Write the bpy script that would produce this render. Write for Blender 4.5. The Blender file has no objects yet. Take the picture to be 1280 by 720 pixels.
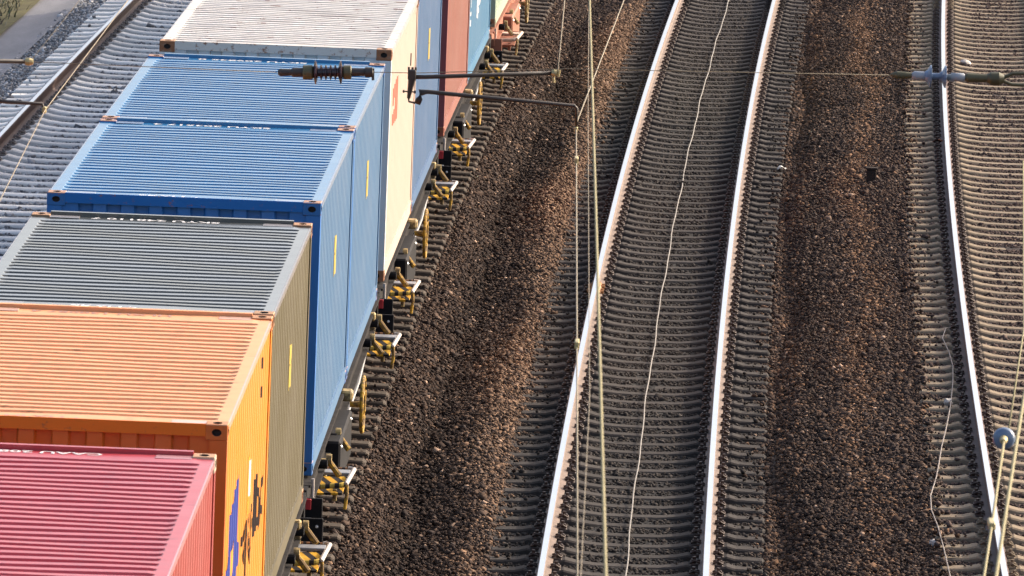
import bpy, bmesh, math, random
import numpy as np
from mathutils import Vector, Matrix
random.seed(7)
RNG = np.random.default_rng(11)
scene = bpy.context.scene
COL = scene.collection
R = math.radians

# ------------------------------------------------------------------ camera, sky, sun, exposure
CAM_H, PITCH, ROLL, FPX = 12.491262, 0.129402, 0.037937, 10555.2
cam = bpy.data.cameras.new('camera')
cam.sensor_width = 36.0
cam.lens = FPX / 1280.0 * 36.0
cam.clip_start, cam.clip_end = 1.0, 5000.0
cam.dof.use_dof = True
cam.dof.focus_distance = 92.0
cam.dof.aperture_fstop = 16.0
cam_ob = bpy.data.objects.new('camera', cam)
COL.objects.link(cam_ob)
_r, _u, _f = Vector((1, 0, 0)), Vector((0, math.sin(PITCH), math.cos(PITCH))), Vector((0, math.cos(PITCH), -math.sin(PITCH)))
_c, _s = math.cos(ROLL), math.sin(ROLL)
_R, _U = _c * _r + _s * _u, _c * _u - _s * _r
cam_ob.matrix_world = Matrix(((_R.x, _U.x, -_f.x, 0), (_R.y, _U.y, -_f.y, 0), (_R.z, _U.z, -_f.z, CAM_H), (0, 0, 0, 1)))
scene.camera = cam_ob

SUN_AZ, SUN_EL = R(58), R(27)          # azimuth from +Y (ahead) towards +X (right)
world = bpy.data.worlds.new('World')
scene.world = world
world.use_nodes = True
wn = world.node_tree
wn.nodes.clear()
sky = wn.nodes.new('ShaderNodeTexSky')
sky.sky_type = 'NISHITA'
sky.sun_disc = False
sky.sun_elevation = SUN_EL
sky.sun_rotation = SUN_AZ
sky.air_density, sky.dust_density, sky.ozone_density = 0.8, 6.0, 1.0
bg = wn.nodes.new('ShaderNodeBackground')
bg.inputs['Strength'].default_value = 0.15
wo = wn.nodes.new('ShaderNodeOutputWorld')
wn.links.new(sky.outputs[0], bg.inputs[0])
wn.links.new(bg.outputs[0], wo.inputs[0])
sun = bpy.data.lights.new('sun', 'SUN')
sun.energy = 2.0
sun.angle = R(0.5)
sun.color = (1.0, 0.87, 0.72)
sun_ob = bpy.data.objects.new('sun', sun)
sun_ob.location = (40, 60, 60)
_sd = Vector((math.sin(SUN_AZ) * math.cos(SUN_EL), math.cos(SUN_AZ) * math.cos(SUN_EL), math.sin(SUN_EL)))
sun_ob.rotation_euler = _sd.to_track_quat('Z', 'Y').to_euler()
COL.objects.link(sun_ob)
scene.view_settings.view_transform = 'Standard'
scene.view_settings.look = 'None'
scene.view_settings.gamma = 1.0
scene.view_settings.exposure = 1.28
scene.render.engine = 'CYCLES'
scene.cycles.max_bounces = 6

# ------------------------------------------------------------------ track geometry
C0, C1, C2, C3 = 1.502248, 0.030542, 0.000403, 0.016135e-4
D_TRAIN, D_RIGHT, D_LEFT = -4.012958, 4.161975, -7.763284
Z_RIGHT, Z_LEFT, Z_FLOOR = 0.44412, 0.467854, 1.046913
CH = 2.4469

def heading(Y):
    t = Y - 90.0
    return C1 + C2 * t + C3 * t * t

def centre_x(Y):
    t = Y - 90.0
    return C0 + C1 * t + C2 * t * t / 2 + C3 * t ** 3 / 3

def P(off, Y, z=0.0):
    h = heading(Y)
    return (centre_x(Y) + off * math.cos(h), Y - off * math.sin(h), z)

def project(X, Y, Z):
    z = Z - CAM_H
    d = Y * math.cos(PITCH) - z * math.sin(PITCH)
    v = -(Y * math.sin(PITCH) + z * math.cos(PITCH))
    a, b = FPX * X / d, FPX * v / d
    return 640 + a * _c - b * _s, 360 + a * _s + b * _c

# ------------------------------------------------------------------ helpers
def tag(o, label=None, cat=None, group=None, kind=None):
    if label: o['label'] = label
    if cat: o['category'] = cat
    if group: o['group'] = group
    if kind: o['kind'] = kind
    return o

def empty(name, loc=(0, 0, 0), rz=0.0):
    o = bpy.data.objects.new(name, None)
    o.empty_display_size = 0.3
    o.location = loc
    o.rotation_euler = (0, 0, rz)
    COL.objects.link(o)
    return o

class MB:
    """collects vertices and faces of one mesh"""
    def __init__(s):
        s.v, s.f, s.m = [], [], []

    def add(s, verts, faces, mi=0):
        n = len(s.v)
        s.v += [tuple(p) for p in verts]
        for f in faces:
            s.f.append(tuple(i + n for i in f))
            s.m.append(mi)
        return s

    def box(s, x0, x1, y0, y1, z0, z1, mi=0, top=None):
        v = [(x0, y0, z0), (x1, y0, z0), (x1, y1, z0), (x0, y1, z0), (x0, y0, z1), (x1, y0, z1), (x1, y1, z1), (x0, y1, z1)]
        fs = [(3, 2, 1, 0), (0, 1, 5, 4), (1, 2, 6, 5), (2, 3, 7, 6), (3, 0, 4, 7)]
        s.add(v, fs, mi)
        s.f.append(tuple(len(s.v) - 8 + i for i in (4, 5, 6, 7)))
        s.m.append(mi if top is None else top)
        return s

    def cbox(s, x0, x1, y0, y1, z0, z1, c=0.01, mi=0):
        """box with chamfered edges"""
        bm = bmesh.new()
        bmesh.ops.create_cube(bm, size=1)
        for v in bm.verts:
            v.co = (x0 if v.co.x < 0 else x1, y0 if v.co.y < 0 else y1, z0 if v.co.z < 0 else z1)
        bmesh.ops.bevel(bm, geom=bm.edges[:], offset=c, segments=1, affect='EDGES')
        bm.verts.index_update()
        s.add([v.co for v in bm.verts], [[v.index for v in f.verts] for f in bm.faces], mi)
        bm.free()
        return s

    def tube(s, pts, r, n=8, mi=0, caps=True, radii=None):
        pts = [Vector(p) for p in pts]
        rings = []
        for i, p in enumerate(pts):
            a = pts[max(i - 1, 0)]
            b = pts[min(i + 1, len(pts) - 1)]
            t = (b - a).normalized()
            ref = Vector((0, 0, 1)) if abs(t.z) < 0.9 else Vector((1, 0, 0))
            u = t.cross(ref).normalized()
            w = u.cross(t).normalized()
            rr = radii[i] if radii else r
            rings.append([p + (u * math.cos(2 * math.pi * k / n) + w * math.sin(2 * math.pi * k / n)) * rr for k in range(n)])
        v = [q for ring in rings for q in ring]
        f = []
        for i in range(len(rings) - 1):
            for k in range(n):
                f.append((i * n + k, i * n + (k + 1) % n, (i + 1) * n + (k + 1) % n, (i + 1) * n + k))
        if caps:
            f.append(tuple(range(n))[::-1])
            f.append(tuple(len(v) - n + k for k in range(n)))
        return s.add(v, f, mi)

    def lathe(s, prof, axis0, axis1, n=20, mi=0):
        """profile [(t metres along the axis, radius)] swept round the line axis0->axis1"""
        a = Vector(axis0)
        d = (Vector(axis1) - a).normalized()
        return s.tube([a + d * t for t, r in prof], 0, n, mi, True, [max(r, 0.0005) for t, r in prof])

    def build(s, name, mats, parent=None, smooth=False):
        me = bpy.data.meshes.new(name)
        me.from_pydata(s.v, [], s.f)
        if not isinstance(mats, (list, tuple)): mats = [mats]
        for m in mats: me.materials.append(m)
        if len(mats) > 1: me.polygons.foreach_set('material_index', s.m)
        if smooth: me.polygons.foreach_set('use_smooth', [True] * len(me.polygons))
        me.update()
        o = bpy.data.objects.new(name, me)
        COL.objects.link(o)
        if parent: o.parent = parent
        return o

def link_copy(src, parent, mats=None):
    o = src.copy()
    COL.objects.link(o)
    o.parent = parent
    if mats:
        for i, m in enumerate(mats):
            o.material_slots[i].link = 'OBJECT'
            o.material_slots[i].material = m
    return o

# ------------------------------------------------------------------ materials
class NT:
    def __init__(s, name):
        s.mat = bpy.data.materials.new(name)
        s.mat.use_nodes = True
        s.t = s.mat.node_tree
        s.b = s.t.nodes['Principled BSDF']

    def n(s, typ, **kw):
        nd = s.t.nodes.new(typ)
        for k, v in kw.items(): setattr(nd, k, v)
        return nd

    def set(s, sock, val):
        if hasattr(val, 'links') or hasattr(val, 'is_output'):
            s.t.links.new(val, sock)
        else:
            sock.default_value = val

    def coord(s, scale=(1, 1, 1), kind='Object'):
        tc = s.n('ShaderNodeTexCoord')
        mp = s.n('ShaderNodeMapping')
        mp.inputs['Scale'].default_value = scale
        s.t.links.new(tc.outputs[kind], mp.inputs[0])
        return mp.outputs[0]

    def noise(s, vec, scale=1.0, detail=4.0, rough=0.55):
        nd = s.n('ShaderNodeTexNoise')
        nd.inputs['Scale'].default_value = scale
        nd.inputs['Detail'].default_value = detail
        nd.inputs['Roughness'].default_value = rough
        s.t.links.new(vec, nd.inputs['Vector'])
        return nd.outputs[0]

    def ramp(s, val, stops):
        nd = s.n('ShaderNodeValToRGB')
        e = nd.color_ramp.elements
        while len(e) < len(stops): e.new(0.5)
        for el, (p, c) in zip(e, stops):
            el.position = p
            el.color = (c, c, c, 1) if isinstance(c, (int, float)) else (*c, 1)
        s.t.links.new(val, nd.inputs[0])
        return nd.outputs[0]

    def mix(s, fac, a, b, mode='MIX'):
        nd = s.n('ShaderNodeMix', data_type='RGBA', blend_type=mode)
        s.set(nd.inputs[0], fac)
        for sock, v in ((nd.inputs[6], a), (nd.inputs[7], b)):
            s.set(sock, (*v, 1) if isinstance(v, tuple) and len(v) == 3 else v)
        return nd.outputs[2]

    def math(s, op, a, b=None, c=None):
        nd = s.n('ShaderNodeMath', operation=op)
        s.set(nd.inputs[0], a)
        if b is not None: s.set(nd.inputs[1], b)
        if c is not None: s.set(nd.inputs[2], c)
        return nd.outputs[0]

    def bump(s, h, strength=0.3, dist=0.01):
        nd = s.n('ShaderNodeBump')
        nd.inputs['Strength'].default_value = strength
        nd.inputs['Distance'].default_value = dist
        s.t.links.new(h, nd.inputs['Height'])
        s.t.links.new(nd.outputs[0], s.b.inputs['Normal'])

    def out(s, col=None, rough=None, metal=None, spec=None):
        if col is not None: s.set(s.b.inputs['Base Color'], (*col, 1) if isinstance(col, tuple) and len(col) == 3 else col)
        if rough is not None: s.set(s.b.inputs['Roughness'], rough)
        if metal is not None: s.set(s.b.inputs['Metallic'], metal)
        if spec is not None: s.set(s.b.inputs['Specular IOR Level'], spec)
        return s.mat

def mul(c, k): return tuple(min(1.0, x * k) for x in c)
def lerp(a, b, t): return tuple(x + (y - x) * t for x, y in zip(a, b))

def mat_side(name, c, rust=0.0, streak=0.25):
    m = NT(name)
    st = m.noise(m.coord((2.5, 6, 0.35)), 3.0, 5, 0.6)
    big = m.noise(m.coord((0.8, 0.8, 0.8)), 1.2, 3)
    col = m.mix(m.ramp(st, [(0.35, 0.0), (0.75, streak)]), c, mul(lerp(c, (0.18, 0.14, 0.11), 0.35), 0.75))
    col = m.mix(m.ramp(big, [(0.4, 0.0), (0.7, 0.22)]), col, mul(lerp(c, (0.45, 0.42, 0.4), 0.3), 1.05))
    if rust:
        rs = m.noise(m.coord((5, 9, 2.0)), 3.0, 8, 0.72)
        col = m.mix(m.ramp(rs, [(0.66 - rust * 0.1, 0.0), (0.71 - rust * 0.1, 0.85)]), col, (0.22, 0.075, 0.03))
    m.bump(m.noise(m.coord((1, 1, 1)), 2.5, 3), 0.25, 0.02)
    return m.out(col, 0.5, 0, 0.4)

def mat_roof(name, c, dust=0.3, rust=0.0, rough=0.2, coat=0.0):
    m = NT(name)
    a = m.noise(m.coord((0.35, 2.0, 1)), 2.2, 6, 0.65)
    b = m.noise(m.coord((1, 1, 1)), 5.0, 6, 0.7)
    dcol = lerp(c, (0.42, 0.37, 0.36), 0.5)
    col = m.mix(m.ramp(a, [(0.3, dust * 0.3), (0.75, dust)]), c, dcol)
    col = m.mix(m.ramp(b, [(0.35, 0.25), (0.6, 0.0)]), col, mul(c, 0.55))
    if rust:
        rs = m.noise(m.coord((2.2, 7.0, 1)), 2.0, 8, 0.72)
        col = m.mix(m.ramp(rs, [(0.64 - 0.06 * rust, 0.0), (0.68 - 0.06 * rust, 0.8)]), col, (0.17, 0.07, 0.045))
        sm = m.noise(m.coord((0.7, 4.0, 1)), 1.6, 5, 0.65)
        col = m.mix(m.ramp(sm, [(0.5, 0.0), (0.72, 0.6)]), col, (0.2, 0.15, 0.12))
        rs2 = m.noise(m.coord((6, 18.0, 1)), 2.6, 6, 0.7)
        col = m.mix(m.ramp(rs2, [(0.665, 0.0), (0.69, 0.85)]), col, (0.05, 0.035, 0.03))
    else:
        rs2 = m.noise(m.coord((1.2, 6.0, 1)), 1.7, 5, 0.7)
        col = m.mix(m.ramp(rs2, [(0.645, 0.0), (0.70, 0.7)]), col, mul(c, 0.3))
    m.b.inputs['Coat Weight'].default_value = coat
    m.b.inputs['Coat Roughness'].default_value = 0.14
    return m.out(col, m.ramp(a, [(0.3, rough), (0.8, rough + 0.12)]), 0, 0.6)

def mat_worn(name, c, rust=0.5, rcol=(0.26, 0.10, 0.04)):
    m = NT(name)
    a = m.noise(m.coord((1, 1, 1)), 14.0, 6, 0.7)
    col = m.mix(m.ramp(a, [(0.62 - rust * 0.3, 0.0), (0.7 - rust * 0.3, 0.9)]), c, rcol)
    return m.out(col, 0.65, 0, 0.25)

def mat_plain(name, c, rough=0.5, metal=0.0, var=0.25, scale=6.0, spec=0.5):
    m = NT(name)
    a = m.noise(m.coord((1, 1, 1)), scale, 5, 0.65)
    col = m.mix(m.ramp(a, [(0.3, 0.0), (0.7, 1.0)]), mul(c, 1 - var), mul(c, 1 + var))
    return m.out(col, rough, metal, spec)

def mat_stripe(name, ca, cb, dirv, period):
    m = NT(name)
    tc = m.n('ShaderNodeTexCoord')
    dp = m.n('ShaderNodeVectorMath', operation='DOT_PRODUCT')
    m.t.links.new(tc.outputs['Object'], dp.inputs[0])
    dp.inputs[1].default_value = dirv
    fr = m.math('FRACT', m.math('DIVIDE', dp.outputs['Value'], period))
    st = m.math('GREATER_THAN', fr, 0.5)
    dirt = m.noise(m.coord((1, 1, 1)), 12.0, 5, 0.7)
    col = m.mix(st, ca, cb)
    col = m.mix(m.ramp(dirt, [(0.45, 0.0), (0.75, 0.5)]), col, (0.05, 0.04, 0.035))
    return m.out(col, 0.75, 0, 0.15)

def mat_sleeper(name, c, stain, amt):
    m = NT(name)
    oi = m.n('ShaderNodeObjectInfo')
    a = m.noise(m.coord((3, 8, 3)), 2.0, 7, 0.7)
    fine = m.noise(m.coord((1, 1, 1)), 45.0, 4, 0.7)
    col = m.mix(m.ramp(a, [(0.35, 0.0), (0.7, amt)]), c, stain)
    col = m.mix(m.ramp(fine, [(0.3, 0.35), (0.65, 0.0)]), col, mul(stain, 0.6))
    val = m.math('MULTIPLY_ADD', oi.outputs['Random'], 0.3, 0.85)
    hs = m.n('ShaderNodeHueSaturation')
    m.t.links.new(val, hs.inputs['Value'])
    m.t.links.new(col, hs.inputs['Color'])
    m.bump(fine, 0.3, 0.006)
    return m.out(hs.outputs[0], 0.9, 0, 0.12)

def mat_stone():
    m = NT('ballast stone')
    at = m.n('ShaderNodeAttribute')
    at.attribute_name = 'tone'
    fine = m.noise(m.coord((1, 1, 1)), 60.0, 3, 0.7)
    col = m.mix(m.ramp(fine, [(0.3, 0.35), (0.7, 0.0)]), at.outputs['Color'], (0.02, 0.017, 0.016), 'MIX')
    return m.out(col, 0.9, 0, 0.1)

def mat_bed():
    m = NT('ballast bed')
    at = m.n('ShaderNodeAttribute')
    at.attribute_name = 'tone'
    vec = m.coord((1, 1, 1))
    vo = m.n('ShaderNodeTexVoronoi')
    vo.inputs['Scale'].default_value = 22.0
    m.t.links.new(vec, vo.inputs['Vector'])
    bw = m.n('ShaderNodeRGBToBW')
    m.t.links.new(vo.outputs['Color'], bw.inputs[0])
    col = m.mix(1.0, at.outputs['Color'], m.ramp(bw.outputs[0], [(0.1, 0.3), (0.9, 1.1)]), 'MULTIPLY')
    m.bump(m.math('MULTIPLY', vo.outputs['Distance'], -1.0), 0.9, 0.03)
    return m.out(col, 0.9, 0, 0.2)

STONE = mat_stone()
BED = mat_bed()
RAIL_TOP = mat_plain('polished rail head', (0.68, 0.69, 0.73), 0.24, 1.0, 0.05, 3.0)
def mat_railside(name, c):
    m = NT(name)
    a = m.noise(m.coord((1, 1, 1)), 9.0, 6, 0.7)
    col = m.mix(m.ramp(a, [(0.3, 0.0), (0.7, 1.0)]), mul(c, 0.7), mul(c, 1.25))
    return m.out(col, 0.7, 0, 0.35)
RAIL_SIDE = mat_railside('dusty rail flank', (0.17, 0.12, 0.092))
RAIL_SIDE_DARK = mat_railside('dark rail flank', (0.085, 0.045, 0.035))
SL_MID = mat_sleeper('dark oily concrete', (0.062, 0.053, 0.047), (0.034, 0.029, 0.026), 0.7)
SL_RIGHT = mat_sleeper('khaki concrete', (0.27, 0.21, 0.145), (0.13, 0.10, 0.072), 0.55)
SL_TRAIN = mat_sleeper('brown concrete', (0.085, 0.067, 0.052), (0.045, 0.036, 0.03), 0.7)
SL_LEFT = mat_sleeper('pale concrete', (0.88, 0.83, 0.75), (0.76, 0.70, 0.63), 0.5)
CLIP_DARK = mat_plain('rusty clip steel', (0.07, 0.045, 0.035), 0.6, 0.3, 0.4, 20)
CLIP_PALE = mat_plain('dusty clip steel', (0.24, 0.21, 0.19), 0.7, 0.0, 0.3, 20)

# ------------------------------------------------------------------ ground
PROF = [(-40, -0.7), (-12, -0.35), (-10.6, -0.02), (-9.75, 0.08), (-9.55, 0.12), (-9.1, 0.225), (-8.9, 0.225), (-6.6, 0.225), (-6.1, 0.1), (-5.35, -0.235),
        (-2.75, -0.255), (-2.55, -0.27), (-2.15, -0.37), (-1.85, -0.29), (-1.55, -0.17), (-1.38, -0.17), (-1.2, -0.22), (1.25, -0.22), (1.42, -0.22), (1.64, -0.08),
        (2.2, 0.08), (2.5, 0.15), (2.85, 0.222), (5.5, 0.23), (7.0, -0.2), (40, -0.7)]
PX = np.array([a for a, b in PROF])
PZ = np.array([b for a, b in PROF])

def wob(o, y, s=1.0):
    return (np.sin(o * 3.1 * s + 1.3 * np.sin(y * 0.7)) * np.cos(y * 1.9 * s + o) + np.sin(y * 0.43 * s + 2.0 * o)) * 0.5

def bed_z(off, Y):
    off = np.asarray(off, float)
    Y = np.asarray(Y, float)
    sh = 0.10 * np.sin(Y * 0.31) + 0.06 * np.sin(Y * 0.83 + 1.0)
    mid = ((off > -2.65) & (off < -1.3)) | ((off > 1.4) & (off < 2.8))
    z = np.interp(off + np.where(mid, sh * 0.6, 0), PX, PZ)
    amp = np.where(mid, 0.022, 0.006)
    return z + wob(off, Y) * amp

def tone_at(off, Y, n):
    """stone colours by zone, with trough shade painted in: (n,3)"""
    off = np.asarray(off); Y = np.asarray(Y)
    t = RNG.random(n)[:, None]
    dark = np.array([0.085, 0.070, 0.064]); midc = np.array([0.14, 0.112, 0.096]); tan = np.array([0.27, 0.18, 0.115])
    c = np.where(t < 0.55, dark + (midc - dark) * t / 0.55, midc + (tan - midc) * (t - 0.55) / 0.45 * 0.45)
    # rusty windrow crests and scattered brown patches
    sh = 0.12 * np.sin(Y * 0.31) + 0.08 * np.sin(Y * 0.83 + 1.0)
    crest = 1.25 * np.exp(-((off + 1.40 + sh) / 0.34) ** 4) + 1.15 * np.exp(-((off - 2.28 + sh) / 0.17) ** 2) + 0.5 * np.exp(-((off - 1.50) / 0.16) ** 2)
    patch = 0.5 + 0.5 * np.sin(Y * 0.21 + off * 1.7) * np.cos(Y * 0.13 - 0.8)
    w = (np.clip(crest * (0.35 + 0.65 * patch) * 0.85 + 0.06, 0, 1) > RNG.random(n))[:, None] * (0.45 + 0.55 * RNG.random(n)[:, None])
    rust = np.where((off < 0)[:, None], np.array([0.48, 0.345, 0.235]), np.array([0.44, 0.29, 0.18])) * (0.5 + 0.9 * RNG.random(n)[:, None])
    c = c + (rust - c) * w
    pit_shade = (np.exp(-((off + 2.15) / 0.25) ** 2) + np.exp(-((off - 1.75) / 0.16) ** 2))[:, None]  # shade of the slopes turned from the sun, painted into the stone colour
    c = c * (1 - np.where(off < 0, 0.4, 0.2)[:, None] * np.clip(pit_shade, 0, 1))
    pale = (RNG.random(n) < 0.02)[:, None]
    c = np.where(pale, np.array([0.85, 0.68, 0.53]) * (0.5 + 0.6 * RNG.random(n)[:, None]), c)
    off = off + RNG.normal(0, 0.07, n) * (np.abs(off) < 3.4)
    # middle track cribs: oily dark
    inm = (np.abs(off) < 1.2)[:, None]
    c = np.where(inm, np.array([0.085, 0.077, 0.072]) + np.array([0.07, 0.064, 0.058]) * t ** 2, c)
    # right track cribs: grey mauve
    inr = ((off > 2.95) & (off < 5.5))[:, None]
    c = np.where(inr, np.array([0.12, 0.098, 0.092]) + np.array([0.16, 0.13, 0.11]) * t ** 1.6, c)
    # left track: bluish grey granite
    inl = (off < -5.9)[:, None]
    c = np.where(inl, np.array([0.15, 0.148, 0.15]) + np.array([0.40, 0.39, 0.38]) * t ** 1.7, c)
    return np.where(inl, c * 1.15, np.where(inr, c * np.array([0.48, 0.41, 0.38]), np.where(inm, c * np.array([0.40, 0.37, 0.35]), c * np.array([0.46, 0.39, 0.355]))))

def color_attr(me, name, cols):
    a = me.color_attributes.new(name, 'FLOAT_COLOR', 'POINT')
    buf = np.ones((len(cols), 4), np.float32)
    buf[:, :3] = cols
    a.data.foreach_set('color', buf.ravel())

def sheet(name, offs, Ys, zfun, mat, cols=None):
    offs = np.asarray(offs, float); Ys = np.asarray(Ys, float)
    O, YY = np.meshgrid(offs, Ys)
    Z = zfun(O, YY)
    t = YY - 90.0
    h = C1 + C2 * t + C3 * t * t
    X = C0 + C1 * t + C2 * t * t / 2 + C3 * t ** 3 / 3 + O * np.cos(h)
    Yw = YY - O * np.sin(h)
    me = bpy.data.meshes.new(name)
    nx, ny = len(offs), len(Ys)
    co = np.stack([X, Yw, Z], -1).reshape(-1, 3).astype(np.float32)
    idx = np.arange(nx * ny).reshape(ny, nx)
    q = np.stack([idx[:-1, :-1], idx[:-1, 1:], idx[1:, 1:], idx[1:, :-1]], -1).reshape(-1, 4)
    me.vertices.add(len(co)); me.vertices.foreach_set('co', co.ravel())
    me.loops.add(q.size); me.loops.foreach_set('vertex_index', q.ravel().astype(np.int32))
    me.polygons.add(len(q)); me.polygons.foreach_set('loop_start', np.arange(0, q.size, 4, dtype=np.int32))
    me.update(calc_edges=True)
    if cols: color_attr(me, 'tone', cols(O.ravel(), YY.ravel()))
    me.materials.append(mat)
    me.polygons.foreach_set('use_smooth', [True] * len(q))
    o = bpy.data.objects.new(name, me)
    COL.objects.link(o)
    return o

far = MB()
far.add([(-3000, -1500, -1.2), (3000, -1500, -1.2), (3000, 4500, -1.2), (-3000, 4500, -1.2)], [(0, 1, 2, 3)])
tag(far.build('ground', mat_plain('dull field earth', (0.13, 0.12, 0.075), 0.95, 0, 0.35, 0.15)), kind='structure')

offs = np.concatenate([np.linspace(-40, -12, 8), np.arange(-11.5, -5.2, 0.1), np.linspace(-5.2, -2.9, 6), np.arange(-2.8, 6.0, 0.06), np.linspace(6.2, 40, 14)])
Ys = np.concatenate([np.linspace(-20, 68, 45), np.arange(69, 140, 0.12), np.linspace(141, 400, 60)])
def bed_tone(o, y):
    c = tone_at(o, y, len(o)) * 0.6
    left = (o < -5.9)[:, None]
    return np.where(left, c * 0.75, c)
def bed_h(o, y):
    far_drop = np.clip((np.abs(y - 105) - 45) / 60, 0, 1) * 0.03
    return bed_z(o, y) - far_drop
tag(sheet('ballast_bed', offs, Ys, bed_h, BED, bed_tone), kind='structure')

def mat_path():
    m = NT('fine grey gravel')
    a = m.noise(m.coord((1, 0.25, 1)), 2.2, 5, 0.6)
    f = m.noise(m.coord((1, 1, 1)), 55.0, 3, 0.8)
    col = m.mix(m.ramp(a, [(0.3, 0.0), (0.7, 1.0)]), (0.19, 0.187, 0.195), (0.27, 0.262, 0.272))
    col = m.mix(m.ramp(f, [(0.35, 0.5), (0.6, 0.0)]), col, (0.12, 0.12, 0.125))
    m.bump(f, 0.6, 0.01)
    return m.out(col, 0.95, 0, 0.2)
po = np.array([-10.45, -10.3, -10.15, -10.0, -9.9, -9.8, -9.7, -9.62, -9.52])
tag(sheet('path', po, np.arange(60, 175, 0.5), lambda o, y: bed_z(o, y) + 0.022 + 0.004 * np.sin(o * 9), mat_path()), kind='structure')
def mat_verge():
    m = NT('dry grass soil')
    a = m.noise(m.coord((1, 1, 1)), 3.0, 5, 0.65)
    col = m.mix(m.ramp(a, [(0.35, 0.0), (0.65, 1.0)]), (0.07, 0.06, 0.028), (0.14, 0.12, 0.045))
    return m.out(col, 0.95, 0, 0.2)
vo_ = np.concatenate([np.linspace(-30, -12, 10), np.arange(-11.8, -10.2, 0.2)])
tag(sheet('verge', vo_, np.arange(60, 175, 0.6), lambda o, y: bed_z(o, y) + 0.05 + 0.015 * wob(o * 3, y * 3), mat_verge()), kind='structure')

# ------------------------------------------------------------------ loose stones: nobody could count them
def rots(n):
    q = RNG.normal(size=(n, 4))
    q /= np.linalg.norm(q, axis=1)[:, None]
    w, x, y, z = q.T
    return np.stack([np.stack([1 - 2 * (y * y + z * z), 2 * (x * y - z * w), 2 * (x * z + y * w)], -1),
                     np.stack([2 * (x * y + z * w), 1 - 2 * (x * x + z * z), 2 * (y * z - x * w)], -1),
                     np.stack([2 * (x * z - y * w), 2 * (y * z + x * w), 1 - 2 * (x * x + y * y)], -1)], 1)

BASEV = np.array([(-1, -1, -1), (1, -1, -1), (1, 1, -1), (-1, 1, -1), (-1, -1, 1), (1, -1, 1), (1, 1, 1), (-1, 1, 1)], float) * 0.62
BASEF = np.array([(0, 3, 2), (0, 2, 1), (0, 1, 5), (0, 5, 4), (1, 2, 6), (1, 6, 5), (2, 3, 7), (2, 7, 6), (3, 0, 4), (3, 4, 7), (4, 5, 6), (4, 6, 7)])

def stones(name, o0, o1, y0, y1, dens, size, lift, label, sleeper_z=None, sl_pitch_ref=None, keep_on=0.05, sl_off=0.0):
    n = int((o1 - o0) * (y1 - y0) * dens)
    off = RNG.uniform(o0, o1, n)
    Y = RNG.uniform(y0, y1, n)
    t = Y - 90.0
    h = C1 + C2 * t + C3 * t * t
    cx = C0 + C1 * t + C2 * t * t / 2 + C3 * t ** 3 / 3
    X = cx + off * np.cos(h)
    Yw = Y - off * np.sin(h)
    Z = bed_z(off, Y)
    px, py = project(X, Yw, Z)
    ok = (px > -170) & (px < 1450) & (py > -40) & (py < 790)
    lo = RNG.random(n)
    # keep the sleepers and rails clear (a few strays stay on top)
    for ctr, ph in TRACKS:
        rel = off - ctr
        on = (np.abs(rel) < 1.31) & (np.abs(((Y - ph + 0.3) % 0.6) - 0.3) < 0.135)
        endd = np.clip((np.abs(rel) - 0.95) / 0.36, 0, 1)
        keep = keep_on + (0.22 * endd if ctr == 0.0 else (0.4 * endd if ctr == D_RIGHT else 0.12 * endd))
        ok &= (~on) | (lo < keep)
        ok &= ~(np.abs(np.abs(rel) - 0.752) < 0.11)
    off, Y, X, Yw, Z = off[ok], Y[ok], X[ok], Yw[ok], Z[ok]
    n = len(off)
    if n == 0: return
    sz = size * RNG.lognormal(-0.02, 0.33, n)
    sc = sz[:, None] * RNG.uniform(0.65, 1.25, (n, 3)) * 0.5
    v = BASEV[None] * (1 + RNG.uniform(-0.42, 0.42, (n, 8, 3)))
    v = v * sc[:, None, :]
    v = np.einsum('nij,nkj->nki', rots(n), v)
    v[:, :, 2] *= 0.85
    on_sl = np.zeros(n)
    for ctr, ph in TRACKS:
        on_sl = np.where((np.abs(off - ctr) < 1.3) & (np.abs(((Y - ph + 0.3) % 0.6) - 0.3) < 0.13), 0.045, on_sl)
    pos = np.stack([X, Yw, Z + on_sl + RNG.uniform(0, lift, n)], -1)
    co = (v + pos[:, None]).reshape(-1, 3).astype(np.float32)
    f = (BASEF[None] + (np.arange(n) * 8)[:, None, None]).reshape(-1, 3).astype(np.int32)
    me = bpy.data.meshes.new(name)
    me.vertices.add(len(co)); me.vertices.foreach_set('co', co.ravel())
    me.loops.add(f.size); me.loops.foreach_set('vertex_index', f.ravel())
    me.polygons.add(len(f)); me.polygons.foreach_set('loop_start', np.arange(0, f.size, 3, dtype=np.int32))
    me.update(calc_edges=True)
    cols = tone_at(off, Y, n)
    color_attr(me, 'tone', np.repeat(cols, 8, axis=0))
    me.materials.append(STONE)
    ob = bpy.data.objects.new(name, me)
    COL.objects.link(ob)
    tag(ob, label, 'ballast', None, 'stuff')
    print(name, n)

PH_MID, PH_RIGHT, PH_LEFT, PH_TRAIN = 70.05, 70.3, 70.2, 70.4
TRACKS = [(0.0, PH_MID), (D_RIGHT, PH_RIGHT), (D_LEFT, PH_LEFT), (D_TRAIN, PH_TRAIN)]
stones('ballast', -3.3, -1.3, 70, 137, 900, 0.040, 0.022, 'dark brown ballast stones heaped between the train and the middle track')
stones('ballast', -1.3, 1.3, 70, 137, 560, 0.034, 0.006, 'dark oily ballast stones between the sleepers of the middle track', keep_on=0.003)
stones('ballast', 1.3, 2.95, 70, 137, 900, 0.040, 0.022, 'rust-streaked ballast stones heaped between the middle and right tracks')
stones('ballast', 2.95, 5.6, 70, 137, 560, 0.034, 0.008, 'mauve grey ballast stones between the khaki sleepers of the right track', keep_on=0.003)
stones('ballast', -9.65, -5.9, 84, 137, 320, 0.045, 0.008, 'blue grey ballast stones around the pale sleepers left of the train', keep_on=0.0)

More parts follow.
